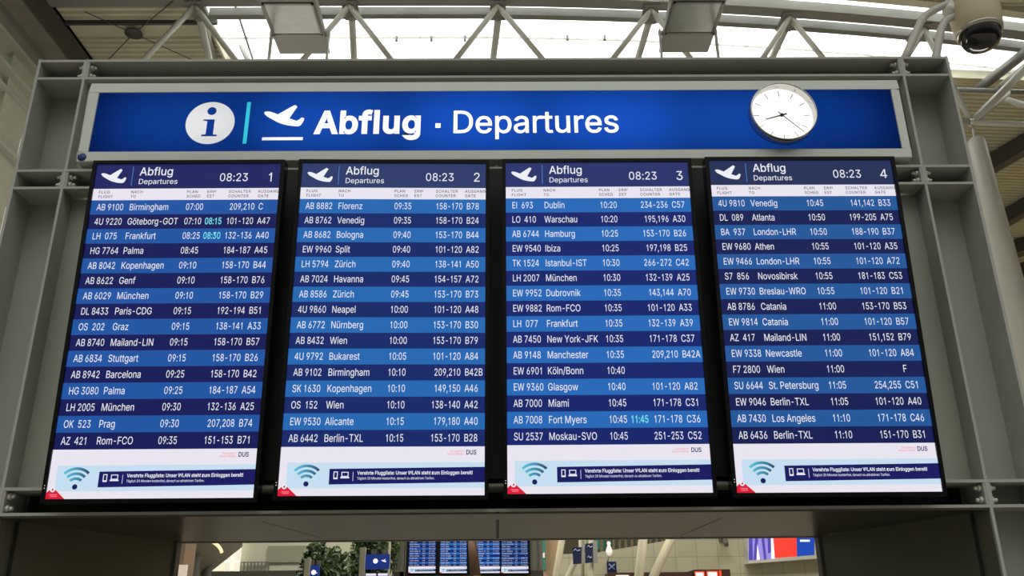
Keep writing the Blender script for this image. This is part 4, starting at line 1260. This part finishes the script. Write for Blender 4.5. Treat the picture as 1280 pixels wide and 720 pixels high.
bc = thing('brown_column', 'slanted brown column crossing in front of the far screens', 'column', at(600, 740, 19) * 1)
MB().tube(at(588.5, 660, 19) - bc.location, (at(594.5, 720, 19) - bc.location) * 1, .10, .13, n=18).tube(at(594.5, 720, 19) - bc.location, at(606, 830, 19) - bc.location, .13, .15, n=18).build('shaft', mat('brown_column_paint', rgb(104, 78, 58), .5), bc)

# ---- right of the far board: pale walls, slanted tube columns, banners
slab('wall_a', 678, 640, 702, 800, 21, .3, mat('peach_wall', rgb(206, 178, 138), .6)).name = 'trim_9'
bpy.data.objects['trim_9']['kind'] = 'structure'
ge = thing('glass_edge', 'narrow teal glass panel with a bright notice beside the peach wall', 'panel', at(680.5, 700, 20.8) * 1)
slab('pane', 678, 660, 682.5, 712, 20.8, .2, mat('teal_glass', rgb(70, 150, 135), .2), ge, ge.location.copy())
slab('notice', 678.6, 691, 681, 697, 20.76, .03, mat('bright_notice', rgb(240, 220, 205), .5), ge, ge.location.copy())
# parapet rising to the side
pr = [at(700, 693, 20), at(748, 690.5, 20), at(832, 676, 20), at(1060, 640, 20), at(1060, 830, 20), at(700, 830, 20)]
o_ = MB().prism([(p.x, p.z) for p in pr], 20.0, 20.3).build('wall_north', tiled())
structure(o_)
rails = thing('balcony_railing', 'balcony railing with upright bars on the sloping beige parapet', 'railing', at(790, 684, 20.15) * 1)
ro_ = rails.location.copy()
for i in range(11):
    x = 752 + i * 7.6
    b0 = at(x, 689.8 - (x - 748) * .1726, 20.15)
    MB().box(b0.x - .035 - ro_.x, b0.x + .035 - ro_.x, -.03, .03, b0.z - ro_.z - .02, b0.z + .55 - ro_.z).build('baluster', mat('brown_baluster', rgb(120, 108, 84), .5), rails)
g = at(735, 690, 20.2)
h_ = at(768, 686, 20.2)
MB().box(g.x - ro_.x, h_.x - ro_.x, .05, .08, h_.z - ro_.z, h_.z + .5 - ro_.z).build('glass_pane', mat('teal_glass', rgb(70, 150, 135), .2), rails)
e0, e1 = at(748, 690, 20.15), at(832, 675.5, 20.15)
MB().tube(e0 + Vector((0, 0, .55)) - ro_, e1 + Vector((0, 0, .55)) - ro_, .03).build('handrail', TUBE, rails)
gl = thing('globe_lamp', 'white lamp figure on a stalk above the small blue sign', 'lamp', at(761.5, 690, 18.5) * 1)
MB().lathe([(0, -.1), (.06, -.06), (.085, .03), (.05, .12), (.03, .16), (.05, .2), (.03, .24), (0, .25)], (0, 0, 0), n=20).build('globe', mat('white_globe', rgb(245, 245, 238), .4, emit=rgb(240, 238, 225), estr=.5), gl)
MB().tube((0, 0, -.08), (.1, 1.52, -.16), .018).build('stalk', TUBE, gl)

SL = [('slanted pale tube column beside the peach wall', 705, 660, 694, 725, 16, .072), ('slanted tube column with its foot under the banners', 722, 695, 708, 725, 17.6, .07),
      ('upright tube column below the banner pair, nearer the peach wall', 726, 660, 727.5, 725, 17.2, .06), ('upright tube column below the banner pair, nearer the small blue sign', 739, 660, 738.5, 725, 17.0, .065),
      ('nearly upright pale tube column in front of the beige tiled wall', 806, 655, 798, 725, 14, .088), ('strongly slanted tube column crossing the beige tiled wall', 845, 660, 815, 725, 14, .085)]
for lb, a0, b0, a1, b1, y, r in SL:
    lo, hi = at(a1, b1, y), at(a0, b0, y)
    d = (lo - hi) / (hi.z - lo.z)
    foot = hi + d * hi.z
    t = thing('slanted_column', lb, 'column', foot, group='tube columns beyond the passage')
    top = hi - foot - d * .6
    MB().tube((0, 0, .02), top, r, n=18).build('shaft', mat('pale_tube_column', rgb(190, 182, 156), .5), t)
    MB().tube((0, 0, 0), (0, 0, .04), r * 2.2, n=20).build('foot_plate', GIRDER, t)

bn = thing('banner_pair', 'pair of dark blue banners with pale script on a grey post', 'banner', at(728, 700, 16.8) * 1)
bo = bn.location.copy()
a0, a1, a2, a3 = at(715.5, 684.5, 16.8), at(727, 683.5, 16.8), at(727, 704.5, 16.8), at(716.5, 705.5, 16.8)
b0, b1, b2, b3 = at(731.5, 680, 16.8), at(741, 678.5, 16.8), at(741, 703, 16.8), at(731.5, 704, 16.8)
for q in ((a0, a1, a2, a3), (b0, b1, b2, b3)):
    MB().prism([(p.x - bo.x, p.z - bo.z) for p in q][::-1], 0, .03).build('banner_cloth', mat('navy_banner', rgb(28, 38, 86), .6), bn)
for px0, px1, yy in ((717, 725, 688.5), (734, 740, 684), (734.5, 739.5, 697)):
    u, v = at(px0, yy, 16.79), at(px1, yy - 1.2, 16.79)
    MB().path([u - bo, u.lerp(v, .3) + Vector((0, 0, .03)) - bo, u.lerp(v, .6) - Vector((0, 0, .02)) - bo, v - bo], .012, n=6).build('script', mat('banner_script', rgb(200, 204, 215), .6), bn)
slab('post', 727, 676, 731.5, 705, 16.8, .08, mat('banner_post_grey', rgb(160, 162, 156), .5), bn, bo)
slab('back_plate', 741, 676, 747.5, 704, 16.85, .03, mat('banner_post_grey', rgb(160, 162, 156), .5), bn, bo)
sq = thing('square_sign', 'small dark blue square sign with a white crossed symbol on the beige parapet', 'sign', at(764.5, 709, 19.5) * 1)
so = sq.location.copy()
slab('sign_panel', 758.5, 702, 771, 715.5, 19.5, .05, mat('navy_sign', rgb(18, 34, 84), .4), sq, so)
for (u, v) in (((761, 705), (768.5, 712)), ((768.5, 705), (761, 712))):
    p, q = at(*u, 19.48) - so, at(*v, 19.48) - so
    MB().tube(p, q, .016, n=6).build('symbol_stroke', mat('pale_sign_mark', rgb(150, 170, 215), .5), sq)
MB().box(-.02, .02, .05, .5, -.02, .02).build('wall_arm', GIRDER, sq)

# advertising lightbox on the tiled wall
bb = thing('advert_lightbox', 'lit advertising box in violet, red and blue on the beige tiled wall', 'billboard', at(975, 700, 19.6) * 1)
ob = bb.location.copy()
c0, c1, c2, c3 = at(933.5, 648, 19.6), at(1030, 640, 19.6), at(1030, 697.5, 19.6), at(935.5, 704.5, 19.6)
MB().prism([(p.x - ob.x, p.z - ob.z) for p in (c3, c2, c1, c0)], 0, .39).build('casing', mat('white_lightbox_casing', rgb(222, 222, 212), .5), bb)


def field(pts, m, nm, dy=-.004, col=None):
    MB().poly([(at(x, y, 19.6).x - ob.x, at(x, y, 19.6).z - ob.z) for x, y in pts], dy).build(nm, m, bb)


VIO = mat('advert_violet', rgb(120, 110, 190), .4, emit=rgb(140, 128, 205), estr=.9)
VIOD = mat('advert_dark_violet', rgb(60, 56, 140), .4, emit=rgb(72, 66, 150), estr=.9)
PALEV = mat('advert_pale', rgb(225, 215, 235), .4, emit=rgb(230, 220, 240), estr=.9)
ARED = mat('advert_red', rgb(235, 50, 40), .4, emit=rgb(240, 56, 44), estr=1.0)
ABLU = mat('advert_blue', rgb(20, 60, 160), .4, emit=rgb(24, 64, 160), estr=.9)
AWHT = mat('advert_white', rgb(245, 245, 245), .4, emit=rgb(245, 245, 245), estr=.9)
field([(935.5, 700.5), (967, 698.5), (965, 650), (935.5, 652)], VIO, 'picture_field')
for a in ([(936, 700.3), (941, 700), (940, 652), (936, 652)], [(942, 700), (946, 699.8), (949, 652), (945, 652)], [(955, 699.4), (958, 699.2), (953, 652), (949, 652)], [(960, 692), (964, 690), (963, 652), (958.5, 652)]):
    field(a, VIOD, 'picture_fold', -.008)
for a in ([(945.5, 699.8), (950, 699.5), (946.5, 680)], [(964, 698.7), (968.5, 698.4), (964.5, 652), (963, 652)]):
    field(a, PALEV, 'picture_gap', -.010)
field([(968.5, 697.5), (996, 695.5), (995, 648), (965, 650)], ARED, 'red_field')
field([(996, 695.5), (1018, 693.5), (1018, 645), (995, 648)], ABLU, 'blue_field')
lt = MB()
for k in range(6):
    u = 1000 + k * 2.1
    lt.poly([(at(x, y, 19.6).x - ob.x, at(x, y, 19.6).z - ob.z) for x, y in ((u, 677.3), (u + 1.5, 677.2), (u + 1.5, 674.6), (u, 674.7))], -.008)
lt.build('letters', AWHT, bb)
bk = thing('wall_bracket', 'short dark bracket sticking out of the tiled wall', 'bracket', at(905, 676, 19.8) * 1)
bko = bk.location.copy()
MB().tube(at(904, 668, 19.9) - bko, at(908, 681, 19.5) - bko, .06, n=10).build('bracket_arm', mat('dark_bracket', rgb(110, 106, 90), .5), bk)
MB().box(-.09, .09, .12, .2, .0, .2).build('bracket_plate', mat('dark_bracket', rgb(110, 106, 90), .5), bk)

# shop front below the tiled wall
sh = thing('shop_front', 'dark shop front with glowing red-edged signs at the foot of the tiled wall', 'shop', at(860, 716, 19) * 1)
sho = sh.location.copy()
slab('fascia', 760, 715.8, 868, 760, 19.2, .8, mat('dark_shop_fascia', rgb(70, 44, 34), .5), sh, sho)
slab('fascia', 868, 712.0, 917, 760, 19.2, .8, mat('dark_shop_fascia', rgb(70, 44, 34), .5), sh, sho)
for px0, px1, y0 in ((870, 881, 715.8), (885, 898, 715.2)):
    slab('sign_glow_edge', px0 - 1.6, y0 - 1.4, px1 + 1.6, 740, 19.17, .03, mat('red_sign_edge', rgb(220, 60, 36), .4, emit=rgb(225, 70, 40), estr=.9), sh, sho)
    slab('sign_face', px0, y0, px1, 739, 19.14, .03, mat('glowing_sign_face', rgb(255, 235, 215), .4, emit=rgb(255, 236, 215), estr=1.0), sh, sho)
slab('sign_face', 770, 719, 787, 739, 19.14, .03, mat('glowing_sign_face', rgb(255, 235, 215), .4), sh, sho)
slab('sign_glow_edge', 899, 713, 904, 740, 19.17, .03, mat('red_sign_edge', rgb(220, 60, 36), .4), sh, sho)
